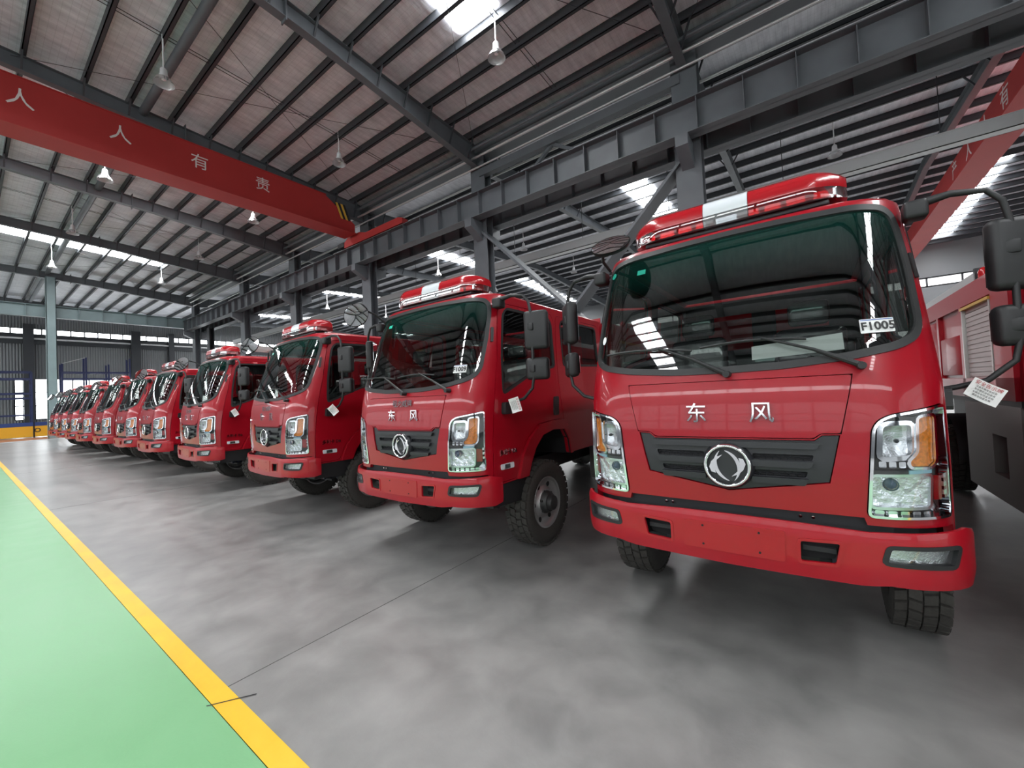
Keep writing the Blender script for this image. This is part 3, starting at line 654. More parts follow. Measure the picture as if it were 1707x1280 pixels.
    tyre_me = m.mesh('tyre', 35); tyre_me.materials.append(TYRE)
    rimp = [(-.10, .275), (-.10, .25), (.05, .245), (.112, .258), (.118, .272), (.108, .276), (.104, .262), (.085, .250), (.070, .225), (.060, .175), (.075, .150), (.095, .135), (.10, .09), (.10, .0)]
    m = MB(); m.lathe(rimp, 48, 'x'); rim_me = m.mesh('rim', 35); rim_me.materials.append(RIM)
    hm = MB(); hm.lathe([(.09, .125), (.125, .115), (.15, .10), (.155, .085), (.195, .075), (.20, .06), (.20, .0)], 28, 'x'); hub_me = hm.mesh('hub', 35); hub_me.materials.append(HUB)
    nm_ = MB(); nm_.lathe([(.095, .016), (.118, .015), (.122, .010), (.122, .0)], 6, 'x'); nut_me = nm_.mesh('wheel_nut'); nut_me.materials.append(HUB)
    hn = MB(); hn.lathe([(.066, .030), (.072, .026), (.0725, .0)], 12, 'x'); hand_me = hn.mesh('hand_hole'); hand_me.materials.append(DARK)
    def wheel(x, y, g_):
        W = bpy.data.objects.new('wheel', tyre_me); COL.objects.link(W); W.parent = T; W.location = (x, y, r); W.rotation_euler = (random.random() * 6, 0, 0 if g_ > 0 else PI)
        for nm, me in (('rim', rim_me), ('hub', hub_me)):
            o = bpy.data.objects.new(nm, me); COL.objects.link(o); o.parent = W
        for i in range(6):
            a = 2 * PI * i / 6; o = bpy.data.objects.new('wheel_nut', nut_me); COL.objects.link(o); o.parent = W; o.location = (0, .118 * math.cos(a), .118 * math.sin(a))
            o = bpy.data.objects.new('hand_hole', hand_me); COL.objects.link(o); o.parent = W; o.location = (-.002, .200 * math.cos(a + .3), .200 * math.sin(a + .3))
    for g_ in (-1, 1):
        wheel(g_ * .872, 1.12, g_); wheel(g_ * .872, 5.75, g_)
    # rear body with lockers
    B = empty('rear_body'); B.parent = T
    m = MB(); m.box((-.93, 3.12, 1.36), (.93, 7.2, 2.62)); m.box((-.97, 3.10, 2.44), (.97, 7.22, 2.66)); 
    for g_ in (-1, 1):
        for ya, yb in ((3.10, 3.56), (4.56, 4.66), (5.66, 5.76), (6.9, 7.2)): m.box((min(g_ * .93, g_ * .97), ya, 1.36), (max(g_ * .93, g_ * .97), yb, 2.44))
        m.box((min(g_ * .93, g_ * .97), 3.10, 1.36), (max(g_ * .93, g_ * .97), 7.2, 1.58))
    m.build('body_shell', BODYRED, B)
    for g_ in (-1, 1):
        for ya, yb in ((3.58, 4.54),):
            m = MB(); k = 15
            for i in range(k):
                za = 1.60 + (2.40 - 1.60) * i / k; m.prism([(ya + .04, za), (yb - .04, za), (yb - .04, za + .045), (ya + .04, za + .045)], g_ * .93, g_ * (.947 if i % 2 else .944), 'x')
            m.box((min(g_ * .92, g_ * .935), ya, 1.58), (max(g_ * .92, g_ * .935), yb, 2.42)); m.build('roller_shutter', SHUTTER, B)
            m = MB(); m.box((min(g_ * .93, g_ * .985), ya - .01, 2.39), (max(g_ * .93, g_ * .985), yb + .01, 2.42)); m.build('shutter_trim', YTRIM, B)
            for yy in (ya, yb - .03):
                m = MB(); m.box((min(g_ * .93, g_ * .975), yy, 1.58), (max(g_ * .93, g_ * .975), yy + .03, 2.40)); m.build('shutter_guide', ALLOY, B)
        m = MB(); m.rbox((g_ * .95 - .015, 4.70, 1.62), (g_ * .95 + .015, 5.62, 2.12), .012, 2); m.build('locker_door', BODYRED, B, 35)
        m = MB(); m.rbox((g_ * .95 - .015, 5.80, 1.62), (g_ * .95 + .015, 6.85, 2.40), .012, 2); m.build('locker_door', BODYRED, B, 35)
        # lower locker, bare alloy, with opening
        x0_, x1_ = sorted((g_ * .55, g_ * .93))
        m = MB(); m.box((x0_, 3.15, .30), (x1_, 3.55, 1.30)); m.box((x0_, 3.95, .30), (x1_, 4.85, 1.30)); m.box((x0_, 3.5, .98), (x1_, 4.0, 1.30)); m.box((x0_, 3.5, .30), (x1_, 4.0, .56)); m.build('lower_locker', LOCKER, B)
        m = MB(); m.box((x0_, 3.12, 1.30), (x1_ + .02, 7.1, 1.36)); m.build('body_sill', CHASSIS, B)
        m = MB(); k = 10; V = []
        for i in range(k + 1):
            a = PI * i / k; V += [(g_ * .95, 5.75 - .58 * math.cos(a), .50 + .58 * math.sin(a)), (g_ * .66, 5.75 - .58 * math.cos(a), .50 + .58 * math.sin(a))]
        m.add(V, [(2 * i, 2 * i + 1, 2 * i + 3, 2 * i + 2) for i in range(k)]); m.build('rear_mudguard', CHASSIS, B, 50)
        m = MB(); m.box((g_ * .90 - .05, 4.05, 2.66), (g_ * .90 + .05, 6.4, 2.76)); m.build('roof_rail', GALV, B)
        m = MB(); m.lathe([(2.66, .05), (2.74, .05), (2.78, .03), (2.79, 0)], 14, 'z', (g_ * .90, 3.95, 0)); m.build('body_beacon', REDLENS, B, 50)
        m = MB(); m.box((g_ * .9 - .05, 4.03, 2.66), (g_ * .9 + .05, 4.09, 2.80)); m.build('rail_bracket', CHASSIS, B)
    return T

TRUCK0 = make_truck()
TRUCKS = [(-.415, 2.64, 0.0), (-3.356, 2.665, .012), (-6.565, 2.717, -.04), (-10.239, 2.773, -.024), (-13.75, 2.83, .0), (-16.713, 2.86, .0), (-19.725, 2.806, .0), (-22.797, 2.762, 0.0), (-25.925, 2.799, 0.0), (-28.7, 2.794, 0.0), (-32.0, 2.85, 0.02), (2.47, 2.66, 0.0)]
LABELS = ['red fire truck nearest the camera, F1005 card in its windshield', 'red fire truck with the F1009 card, second in the row from the front',
          'third red fire truck in the parked row, beside the F1009 truck', 'fourth red fire truck in the parked row, carrying an alloy ladder on its roof'] + \
         [f'{n} red fire truck in the parked row counting from the F1005 truck' for n in ('fifth', 'sixth', 'seventh', 'eighth', 'ninth', 'tenth')] + \
         ['last red fire truck at the far end of the row by the yellow barrier', 'red fire truck body with grey roller shutter, cut off beside the nearest truck']
trucks = []
for i, ((x, y, a), lb) in enumerate(zip(TRUCKS, LABELS)):
    t = TRUCK0 if i == 0 else dup(TRUCK0)
    t.location = (x, y, 0); t.rotation_euler = (0, 0, a)
    tag(t, lb, 'fire truck', 'red fire trucks parked in a row'); trucks.append(t)
def child(t, name): return [c for c in t.children if c.name.split('.')[0] == name]
# the nearest truck's look-down mirror is swung inwards and tilted flat
for c in child(trucks[0], 'front_mirror_arm'):
    for ch in c.children: ch.location = (-.715, .20, 2.70); ch.rotation_euler = Vector((.10, -.60, .79)).to_track_quat('Z', 'Y').to_euler()
    me = MB().tube([(-.84, .48, 2.60), (-.86, .38, 2.66), (-.80, .26, 2.70), (-.73, .20, 2.69)], .012, 8).mesh('front_mirror_arm', 40); me.materials.append(BLACK); c.data = me
# number cards on the windshields
def number_card(t, txt):
    c = (.709, 1.909); m = MB(); panel(m, rounded([(c[0] - .068, c[1] - .036), (c[0] + .068, c[1] - .036), (c[0] + .068, c[1] + .038), (c[0] - .068, c[1] + .038)], .004, 2), (), .004, 0, .04)
    o = m.build('number_card', PAPER, t); o['label'] = f'white card reading {txt}'
    me = text_mesh(txt, .062, .0, bold=.0016); q = P(c[0], c[1] - .004, .008)
    e = .01; ds = (P0(c[0] + e, c[1]) - P0(c[0] - e, c[1])).normalized(); dz = (P0(c[0], c[1] + e) - P0(c[0], c[1] - e)).normalized(); nn = ds.cross(dz).normalized(); dz = nn.cross(ds)
    l = obj('lettering', me, INK, o); l.matrix_local = Matrix(((ds.x, dz.x, nn.x, q.x), (ds.y, dz.y, nn.y, q.y), (ds.z, dz.z, nn.z, q.z), (0, 0, 0, 1)))
    for vv in me.vertices: vv.co.x *= .92
    m = MB(); panel(m, [(c[0] - .064, c[1] + .03), (c[0] + .064, c[1] + .03), (c[0] + .064, c[1] + .034), (c[0] - .064, c[1] + .034)], (), .006, 0, .04); m.build('card_stripe', INKBLUE, o)
number_card(trucks[0], 'F1005'); number_card(trucks[1], 'F1009')
# inspection sheet behind the nearest windshield
m = MB(); panel(m, [(.147, 1.783), (.57, 1.805), (.57, 1.895), (.147, 1.862)], (), -.012, 0, .08); m.build('inspection_sheet', PAPER, trucks[0])
# extra chrome name strip on the second and third truck
for t in trucks[1:4]:
    me = text_mesh('程力威牌', .075, .004); o = obj('lettering', me, CHROME, t); o.location = P(0.0, 1.60, .012); o.rotation_euler = (PI / 2 - .1, 0, 0)

# safety tags hanging on the mirror arms (things of their own)
def safety_tag(t, lab, dx=0, rz=0, tilt=0):
    x, y, a = t.location.x, t.location.y, t.rotation_euler.z
    q = Matrix.Translation((x, y, 0)) @ Matrix.Rotation(a, 4, 'Z') @ Vector((1.125 + dx, .47, 1.545))
    m = MB(); n = 6; V = []
    for i in range(n + 1):
        u = (i / n - .5) * .14
        for j in range(n + 1):
            v = (j / n - .5) * .10; V.append((u, .012 * math.sin(u * 22 + 1) - .004, v))
    m.add(V, [(i * (n + 1) + j, (i + 1) * (n + 1) + j, (i + 1) * (n + 1) + j + 1, i * (n + 1) + j + 1) for i in range(n) for j in range(n)])
    o = m.build('safety_tag', PAPER, None, 60); o.location = q; o.rotation_euler = (math.radians(-8), math.radians(tilt), rz)
    def put(body, sz, mat, u, v):
        me = text_mesh(body, sz)
        for vv in me.vertices: X, Z = vv.co.x + u, vv.co.y + v; vv.co = (X, .012 * math.sin(X * 22 + 1) - .0075, Z)
        obj('lettering', me, mat, o)
    put('安全告示牌', .0235, INKRED, 0, .032)
    for k in range(4): put('注意车辆安全检查合格'[k:k + 8], .0115, INK, 0, .012 - .015 * k)
    tag(o, lab, 'tag', 'safety tags on the mirrors')
safety_tag(trucks[0], 'white safety notice tag hanging from the mirror of the F1005 truck', .0, .12, 33)
safety_tag(trucks[1], 'white safety notice tag on the mirror of the F1009 truck', -.05, .25, 75)
safety_tag(trucks[2], 'white safety notice tag on the third truck mirror', -.05, .5, 50)
safety_tag(trucks[3], 'white safety notice tag on the fourth truck mirror', -.05, .6, 60)
# ladder carried on the fourth truck
LD = empty('roof_ladder', (-10.2, 2.8, 0))
for x in (-.22, .22): MB().bar((x, .75, 2.98), (x, 5.4, 2.86), .035, .08).build('ladder_rail', ALLOY, LD)
for i in range(14):
    f = (i + .5) / 14; MB().tube([(-.22, lerp(.75, 5.4, f), lerp(2.98, 2.86, f)), (.22, lerp(.75, 5.4, f), lerp(2.98, 2.86, f))], .016, 6).build('ladder_rung', ALLOY, LD)
for y in (3.3, 5.2):
    m = MB(); m.box((-.5, y, 2.60), (-.45, y + .05, 2.88)); m.box((.45, y, 2.60), (.5, y + .05, 2.88)); m.box((-.5, y, 2.80), (.5, y + .05, 2.86)); m.build('ladder_stand', ALLOY, LD)
tag(LD, 'silver alloy ladder lying on the roof of the fourth truck', 'ladder')

# ------------------------------------------------------------------ the hall
XA, XB = -62.0, 24.0
def slab(name, x0, x1, ya, yb, z, mat, label, parent=None):
    m = MB(); m.add([(x0, ya, z), (x1, ya, z), (x1, yb, z), (x0, yb, z)], [(0, 1, 2, 3)]); o = m.build(name, mat, parent)
    if label: struct(o, label)
    return o
FL = slab('floor', XA, XB, .82, 48, 0, CONC, 'grey polished concrete floor under the trucks')
m = MB(); m.add([(XA, -1.3, 0.0), (XB, -1.3, 0.0), (XB, .825, 0.0), (XA, .825, 0.0)], [(0, 1, 2, 3)]); struct(m.build('floor', GREEN), 'green painted walkway floor beside the yellow line')  # walkway kept narrow to limit its green bounce light
m = MB(); m.add([(XA, -21, 0.0), (XB, -21, 0.0), (XB, -1.3, 0.0), (XA, -1.3, 0.0)], [(0, 1, 2, 3)]); struct(m.build('floor', CONC), 'unseen grey concrete floor behind the camera, placed to cut green bounce')  # unseen floor, starts close behind the camera to reduce green bounce
m = MB(); m.box((XA + 14, .823, -.01), (XB, .93, .002)); struct(m.build('trim_1', YLINE), 'yellow painted line between green walkway and concrete')
m = MB(); m.box((-44.6, .93, -.01), (-43.4, 12, .002)); struct(m.build('trim_2', BLLINE), 'pale blue painted band across the far floor')
m = MB(); m.box((-49.9, .93, -.01), (-44.6, 12, .0022)); struct(m.build('trim_3', ORLINE), 'brown painted band across the floor before the barrier')
for x in (-2.875, -10.9, -18.9, -26.9):
    m = MB(); m.box((x - .003, .93, -.01), (x + .003, 46, .0012)); m.build('floor_joint', JOINT, FL)
# short scratch mark on the yellow line
m = MB(); m.add([(-2.80, .80, .0035), (-2.79, .80, .0035), (-2.65, 1.0, .0035), (-2.66, 1.0, .0035)], [(0, 1, 2, 3)]); m.build('tape_scrap', INK, FL)

def zr1(y): return CH + 11.0 - .055 * y if y > -4 else CH + 11.0 + .22 - .055 * (-4 - y)       # underside of purlins, first bay
def zr2(y): return zr1(13.1) + .055 * (y - 13.1) if y < 30 else zr1(13.1) + .055 * 16.9 - .055 * (y - 30)
def zr(y): return zr1(y) if y < 13.1 else zr2(y)
PH = .29
CE = empty('ceiling'); struct(CE, 'foil-lined pitched roof on dark purlins over the hall')
for nm, ya, yb in (('a', -21, -4), ('b', -4, 13.1), ('c', 13.1, 30), ('d', 30, 47)):
    m = MB(); m.add([(XA, ya, zr(ya + 1e-6) + PH), (XB, ya, zr(ya + 1e-6) + PH), (XB, yb, zr(yb - 1e-6) + PH), (XA, yb, zr(yb - 1e-6) + PH)], [(0, 1, 2, 3)])
    m.build('roof_deck', DECK, CE)
# skylights: strips of daylight panels let into the deck
def skylight(xc, ya, yb):
    k = max(2, int(abs(yb - ya) / 1.15)); 
    for i in range(k):
        a, b = lerp(ya, yb, i / k), lerp(ya, yb, (i + 1) / k)
        for j in range(2):
            x0 = xc - .70 + .72 * j; m = MB(); m.add([(x0, a + .02, zr(a) + PH - .03), (x0 + .68, a + .02, zr(a) + PH - .03), (x0 + .68, b - .02, zr(b) + PH - .03), (x0, b - .02, zr(b) + PH - .03)], [(0, 3, 2, 1)])
            m.build('skylight_panel', SKYL, CE)
for xc in (8.5, -7.15, -22.6, -38.0, -53.5):
    if xc > -50: skylight(xc, -2.5, 8.95)
    skylight(xc, 17.5, 28.5); skylight(xc, 33, 45); skylight(xc, -18, -6)
# purlins (C sections with a lip)
def purlin(y, name='purlin'):
    z = zr(y); m = MB(); m.box((XA, y - .012, z), (XB, y + .012, z + PH - .01)); m.box((XA, y - .012, z), (XB, y + .10, z + .014)); m.box((XA, y - .012, z + PH - .025), (XB, y + .10, z + PH - .01))
    m.box((XA, y + .09, z), (XB, y + .10, z + .04))
    return m.build(name, STEELDK, CE)
PY = [-3.4 + 1.15 * i for i in range(14)]
PY1 = [-2.2, -1.1, .05, 1.2, 2.5, 3.6, 4.78, 5.95, 6.98, 8.0, 9.05, 10.1, 11.2, 12.25]
for y in PY1: purlin(y)
for i in range(14): purlin(-5.2 - 1.15 * i)
PY2 = [14.0 + 1.55 * i for i in range(11)]
for y in PY2: purlin(y)
for i in range(14): purlin(31.0 + 1.15 * i)
# sag rods in pairs between purlins and roof wires
m = MB()
for xb in (-6.6, -14.7, -22.7, -30.7, -40.0):
    for y0_, y1_ in zip(PY1, PY1[1:]):
        for d in (-.07, .07): m.bar((xb + d, y0_, zr(y0_) + .14), (xb + d, y1_, zr(y1_) + .14), .016, .016)
m.build('sag_rod', STEELDK, CE)['kind'] = 'stuff'
FX = [21.4, 13.4, 5.4, -2.6, -10.75, -18.77, -26.77, -34.7, -45.6, -58]
m = MB()
for xa, xb in zip(FX[2:8], FX[3:9]):
    for (ya, yb) in ((1.0, 12.8),):
        m.bar((xa, ya, zr(ya) - .1), (xb, yb, zr(yb) - .1), .012, .012); m.bar((xa, yb, zr(yb) - .1), (xb, ya, zr(ya) - .1), .012, .012)
m.build('brace_wire', STEELDK, CE)['kind'] = 'stuff'
# long round pipe under the roof, service conduits near the valley
m = MB(); m.tube([(XA, 4.0, zr(4.0) - .08), (XB, 4.0, zr(4.0) - .08)], .13, 14); m.build('roof_pipe', STEEL, CE, 40)
for y, dz, rr_, mt in ((12.55, -.62, .05, GALV), (12.75, -.9, .04, GALV), (12.4, -.35, .06, STEEL), (13.9, -.8, .05, GALV)):
    m = MB(); m.tube([(-45, y, zr(y) + dz), (XB, y, zr(y) + dz)], rr_, 10); m.build('service_pipe', mt, CE, 40)
m = MB(); m.box((-46, 12.75, zr(13.1) - .28), (XB, 13.55, zr(13.1) + .10)); m.build('valley_gutter', STEEL, CE)

# portal rafters
def ibeam(m, a, b, h0, h1, w, t=.016, sag=0):
    # web plus two flanges along a sloping line (top line given), varying depth
    a = Vector(a); b = Vector(b)
    m.add([(a.x - .006, a.y, a.z), (a.x + .006, a.y, a.z), (b.x + .006, b.y, b.z), (b.x - .006, b.y, b.z), (a.x - .006, a.y, a.z - h0), (a.x + .006, a.y, a.z - h0), (b.x + .006, b.y, b.z - h1), (b.x - .006, b.y, b.z - h1)],
          [(0, 3, 7, 4), (1, 5, 6, 2)])
    for za, zb in ((a.z, b.z), (a.z - h0 + t, b.z - h1 + t)):
        m.add([(a.x - w / 2, a.y, za), (a.x + w / 2, a.y, za), (b.x + w / 2, b.y, zb), (b.x - w / 2, b.y, zb), (a.x - w / 2, a.y, za - t), (a.x + w / 2, a.y, za - t), (b.x + w / 2, b.y, zb - t), (b.x - w / 2, b.y, zb - t)],
              [(0, 1, 2, 3), (4, 7, 6, 5), (0, 4, 5, 1), (3, 2, 6, 7), (0, 3, 7, 4), (1, 5, 6, 2)])
ORD = ['first', 'second', 'third', 'fourth', 'fifth', 'sixth', 'seventh', 'eighth', 'ninth', 'tenth']
for i, x in enumerate(FX):
    R_ = empty('roof_rafter', (x, 13.1, 0))
    lab = {3: 'grey roof rafter over the nearest truck', 4: 'grey roof rafter meeting the column behind the F1009 truck', 5: 'dark roof rafter right behind the red overhead crane', 6: 'first grey rafter seen below the red crane beam', 7: 'second grey rafter below the red crane beam, before the bright skylight', 8: 'last grey rafter at the far end, on the lone teal column'}.get(i, 'grey roof rafter beyond the ends of the view')
    struct(R_, lab)
    def rp(nm, pts):
        m = MB()
        for (ya, h0), (yb, h1) in zip(pts, pts[1:]): ibeam(m, (0, ya - 13.1, zr(ya)), (0, yb - 13.1, zr(yb)), h0, h1, .26)
        return m.build(nm, STEEL, R_)
    rp('rafter_beam', [(-20.9, .7), (-4.0001, .45)]); rp('rafter_beam', [(-3.9999, .45), (6, .50), (13.09, .85)]); rp('rafter_beam', [(13.11, .85), (20, .50), (29.999, .45)]); rp('rafter_beam', [(30.001, .45), (46.9, .7)])
    m = MB(); yy = 5.2; m.box((-.14, yy - 13.1 - .015, zr(yy) - .58), (.14, yy - 13.1 + .015, zr(yy) + .12)); m.build('splice_plate', STEEL, R_)
    for y in PY1 + PY2[:6]:
        h = interp([(-4, .45), (6, .5), (13.1, .85), (20, .5), (30, .45)], y)
        for sx in (-1, 1): MB().bar((sx * .10, y - 13.1, zr(y) - h * .95), (sx * .42, y - 13.1, zr(y) + .06), .05, .05, (0, 1, 0)).build('fly_brace', STEELDK, R_)
# columns of the shared line between the two bays
GB, GT = CH + 7.14, CH + 8.09
for i, x in enumerate(FX[:9]):
    c = empty('steel_column', (x, 13.1, 0))
    zt = zr(13.1) - .3
    m = MB(); m.box((-.36, -.22, 0), (.36, -.19, zt)); m.box((-.36, .19, 0), (.36, .22, zt)); m.box((-.012, -.2, 0), (.012, .2, zt)); m.box((-.36, -.2, 0), (-.34, .2, zt)); m.build('column_shaft', STEEL, c)
    for sg in (-1, 1):
        m = MB(); m.prism([(sg * .2, GB - .75), (sg * .2, GB - .02), (sg * .95, GB - .02), (sg * .95, GB - .35)], -.17, .17, 'x'); m.build('girder_bracket', STEEL, c)
    m = MB(); m.box((-.45, -.32, 0), (.45, .32, .03)); m.build('base_plate', STEEL, c)
    struct(c, {3: 'grey steel column behind the nearest truck light bar', 4: 'grey steel column behind the F1009 truck', 5: 'grey steel column behind the third truck', 6: 'grey steel column behind the fourth truck', 7: 'grey steel column behind the fifth truck', 8: 'grey steel column at the far end of the girder'}.get(i, 'grey steel column beyond the right edge of the view'))
c = empty('steel_column', (-42.7, 13.3, 0)); m = MB(); m.box((-.3, -.2, 0), (.3, -.17, GB)); m.box((-.3, .17, 0), (.3, .2, GB)); m.box((-.3, -.2, 0), (-.28, .2, GB)); m.build('column_shaft', STEELDK, c); struct(c, 'dark steel column under the far end of the crane girder')
c = empty('steel_column', (-45.6, 4.14, 0)); m = MB(); m.box((-.3, -.25, 0), (.3, -.22, zr(4) - .4)); m.box((-.3, .22, 0), (.3, .25, zr(4) - .4)); m.box((-.01, -.23, 0), (.01, .23, zr(4) - .4)); m.box((.27, -.25, 0), (.3, .25, zr(4) - .4)); m.build('column_shaft', STEELTEAL, c); struct(c, 'lone pale teal steel column before the yellow barrier')
# X bracing between the column behind truck one and the next
def brace(x0, z0, x1, z1, lab):
    b = empty('column_brace', (x0, 13.1, 0)); dx = x1 - x0
    for d in (-.16, .16): MB().bar((0, d, z0), (dx, d, z1), .09, .34, (0, 1, 0)).build('brace_angle', STEEL, b)
    m = MB(); n = 16
    for k in range(n):
        t0, t1 = k / n, (k + 1) / n; s = 1 if k % 2 else -1
        m.bar((dx * t0, -.16 * s, lerp(z0, z1, t0)), (dx * t1, .16 * s, lerp(z0, z1, t1)), .03, .03)
    m.build('lacing_bar', STEEL, b); struct(b, lab)
brace(-10.75, CH + 6.9, -2.6, CH - 1.2, 'diagonal laced brace falling right from the column behind the F1009 truck')
brace(-2.6, CH + 6.9, -10.75, CH - 1.2, 'diagonal laced brace falling left from the column behind the nearest truck')
for x, s in ((-42.7, 1), (-34.7, -1)):
    pass
# short knee struts near the valley above the girder
for xa, xb in ((-7.2, -8.2), (-7.2, -6.1)):
    o = MB().bar((xa, 13.0, CH + 9.1), (xb, 13.0, CH + 8.4), .10, .12, (0, 1, 0)).build('valley_strut', STEEL, CE)
MB().bar((-10.6, 12.95, CH + 9.2), (-2.7, 12.95, CH + 9.2), .25, .3).build('valley_tie', STEEL, CE)
# crane runway girders with stiffeners
stm = MB().box((-.010, -.22, GB + .02), (.010, -.008, GT - .02)).mesh('stiffener'); stm.materials.append(STEEL)
for y, lab in ((12.45, 'grey crane girder with stiffeners running above the trucks'), (13.75, 'darker second crane girder behind the first one')):
    g = empty('crane_girder', (0, y, 0))
    m = MB(); m.box((-46, -.008, GB), (XB, .008, GT)); m.box((-46, -.25, GT - .025), (XB, .25, GT)); m.box((-46, -.22, GB), (XB, .22, GB + .025)); m.build('girder_beam', STEEL, g)
    m = MB(); m.box((-46, -.04, GT), (XB, .04, GT + .10)); m.build('crane_rail', STEELDK, g)
    x = 7.0
    while x > -46:
        o = bpy.data.objects.new('stiffener', stm); COL.objects.link(o); o.parent = g; o.location = (x, 0, 0); x -= 1.148
    struct(g, lab)
# end girder across the hall
g = empty('crane_girder', (-46.2, 0, 0)); m = MB(); m.box((-.01, -21, GB + .3), (.01, 13, GT + .25)); m.box((-.25, -21, GT + .22), (.25, 13, GT + .25)); m.box((-.22, -21, GB + .3), (.22, 13, GB + .33)); m.build('girder_beam', STEELTEAL, g)
y = 12.4
while y > -2:
    MB().box((.01, y - .01, GB + .33), (.22, y + .01, GT + .22)).build('stiffener', STEELTEAL, g); y -= 1.35
struct(g, 'pale teal crane girder crossing the far end of the hall')

# ------------------------------------------------------------------ overhead cranes
def crane(x, sg, y0_, y1_, lab, chars, ys):
    c = empty('overhead_crane', (x, y1_, 0)); zb = GT + .50; ztp = GT + 1.96; h = .42
    m = MB(); ye = y1_ - .35 - y1_; yb = y0_ - y1_
    prof = [(yb, zb), (ye, zb), (ye, zb + .45), (ye - 1.55, ztp), (yb, ztp)]
    m.prism(prof, -h, h, 'x'); m.build('bridge_girder', CRANERED, c)
    m = MB(); m.box((-h - .09, yb, zb - .03), (h + .09, ye, zb)); m.box((-h - .05, yb, ztp), (h + .05, ye - 1.5, ztp + .025)); m.build('girder_flange', CRANERED, c)
    for yy in (y1_,):
        m = MB(); m.prism([(-.9, GT + .12), (3.9, GT + .12), (3.9, GT + .36), (3.6, GT + .46), (1.0, GT + .46), (.5, GT + .62), (-.5, GT + .62), (-.9, GT + .40)], -.16, .16, 'y'); m.build('end_carriage', CRANERED, c)
        for xx in (-.6, 3.4):
            MB().lathe([(-.06, .0), (-.06, .13), (.06, .13), (.06, .0)], 18, 'y', (xx, 0, GT + .22)).build('crane_wheel', CHASSIS, c, 40)
        m = MB(); m.rbox((-1.5, -.2, GT + .2), (-.9, .2, GT + .45), .04, 2); m.build('drive_motor', CHASSIS, c, 40)
    for ch, yy in zip(chars, ys):
        o = obj('lettering', text_mesh(ch, .60, .003), CRANEWHITE, c); o.location = (sg * (h + .004), yy - y1_, GT + 1.32); o.rotation_euler = (PI / 2, 0, sg * PI / 2)
    for k, mt in enumerate((CRANEYELLOW, INK, CRANEYELLOW, INK)):
        yy = (11.35 - y1_ + .13 * k) if sg > 0 else (15.2 - y1_ + .13 * k)
        m = MB(); ya_ = yy
        m.prism([(ya_ - .28, GT + 1.78), (ya_ - .16, GT + 1.78), (ya_ + .12, GT + 1.05), (ya_, GT + 1.05)], sg * (h + .001), sg * (h + .006), 'x'); m.build('hazard_stripe', mt, c)
    tag(c, lab, 'crane', 'overhead travelling cranes'); return c
crane(-18.82, 1, -20.5, 12.45, 'red overhead crane beam with white characters above the row of trucks', '人人有责', (1.15, 3.32, 5.55, 7.77))
CY2 = (12.9, 10.9, 8.9, 7.0, 5.0)
def crane2():
    c = empty('overhead_crane', (6.1, 13.75, 0)); zb = GT + .5; ztp = GT + 1.5
    m = MB(); m.prism([(.35, zb), (32.6, zb), (32.6, ztp), (1.9, ztp), (.35, zb + .45)], -.42, .42, 'x'); m.build('bridge_girder', CRANERED, c)
    m = MB(); m.box((-.5, .35, zb - .03), (.5, 32.6, zb)); m.build('girder_flange', CRANERED, c)
    m = MB(); m.rbox((-1.75, -.16, GT + .12), (1.75, .16, GT + .55), .05, 2); m.build('end_carriage', CRANERED, c, 40)
    for ch, yy in zip('产人人有责', (CY2)):
        o = obj('lettering', text_mesh(ch, .8, .003), CRANEWHITE, c); o.location = (-.424, yy, GT + 1.0); o.rotation_euler = (PI / 2, 0, -PI / 2)
    tag(c, 'second red overhead crane beam beyond the nearest truck roof', 'crane', 'overhead travelling cranes')
crane2()
# bare cable tray hung in the far bay
ct = empty('cable_tray', (0, 16, 0)); m = MB(); z = CH + 6.15; m.box((-45, -.16, z), (XB, .16, z + .02)); m.box((-45, -.16, z), (XB, -.14, z + .36)); m.box((-45, .14, z), (XB, .16, z + .36)); m.box((-45, -.18, z + .34), (XB, .18, z + .36)); m.build('tray_channel', GALV, ct)
for k in range(16):
    x = 14 - 3.6 * k; MB().tube([(x, 0, z), (x, 0, zr(16))], .012, 6).build('hanger_rod', STEELDK, ct)
tag(ct, 'long galvanised cable tray hung under the far bay roof', 'cable tray')

# pendant high-bay lamps
def make_lamp():
    l = empty('pendant_lamp'); H = zr(6)
    MB().tube([(0, 0, .28), (0, 0, 1.35)], .022, 8).build('lamp_rod', LAMPWHITE, l)
    MB().lathe([(.30, .0), (.30, .06), (.26, .085), (.12, .095), (.06, .12), (.03, .13)], 20, 'z').build('lamp_housing', LAMPWHITE, l, 40)
    MB().lathe([(.05, .10), (.0, .17), (-.10, .235), (-.16, .255)], 24, 'z').build('lamp_shade', LAMPSHADE, l, 60)
    MB().lathe([(.03, .0), (.02, .05), (-.04, .055), (-.06, .0)], 12, 'z').build('lamp_bulb', LAMPWHITE, l, 60)
    return l
L0 = make_lamp(); first = True
LAMPY = [(3.6, 'walkway side'), (9.05, 'girder side')]
for j, (yy, side) in enumerate(LAMPY):
    for i in range(5):
        x = -6.65 - 8.0 * i
        if j == 0 and i == 0: continue
        o = L0 if first else dup(L0); first = False
        o.location = (x, yy, CH + 9.62)
        tag(o, f'white pendant lamp, {ORD[i]} from the camera in the {side} row of the near bay', 'lamp', 'pendant lamps of the near bay')
for i in range(6):
    for j, yy in enumerate((22.0, 29.0)):
        o = dup(L0); o.location = (1.3 - 8.0 * i, yy, CH + 9.55); tag(o, f'white pendant lamp beyond the crane girder, {ORD[i]} from the right in the {("nearer", "farther")[j]} far-bay row', 'lamp', 'pendant lamps of the far bay')

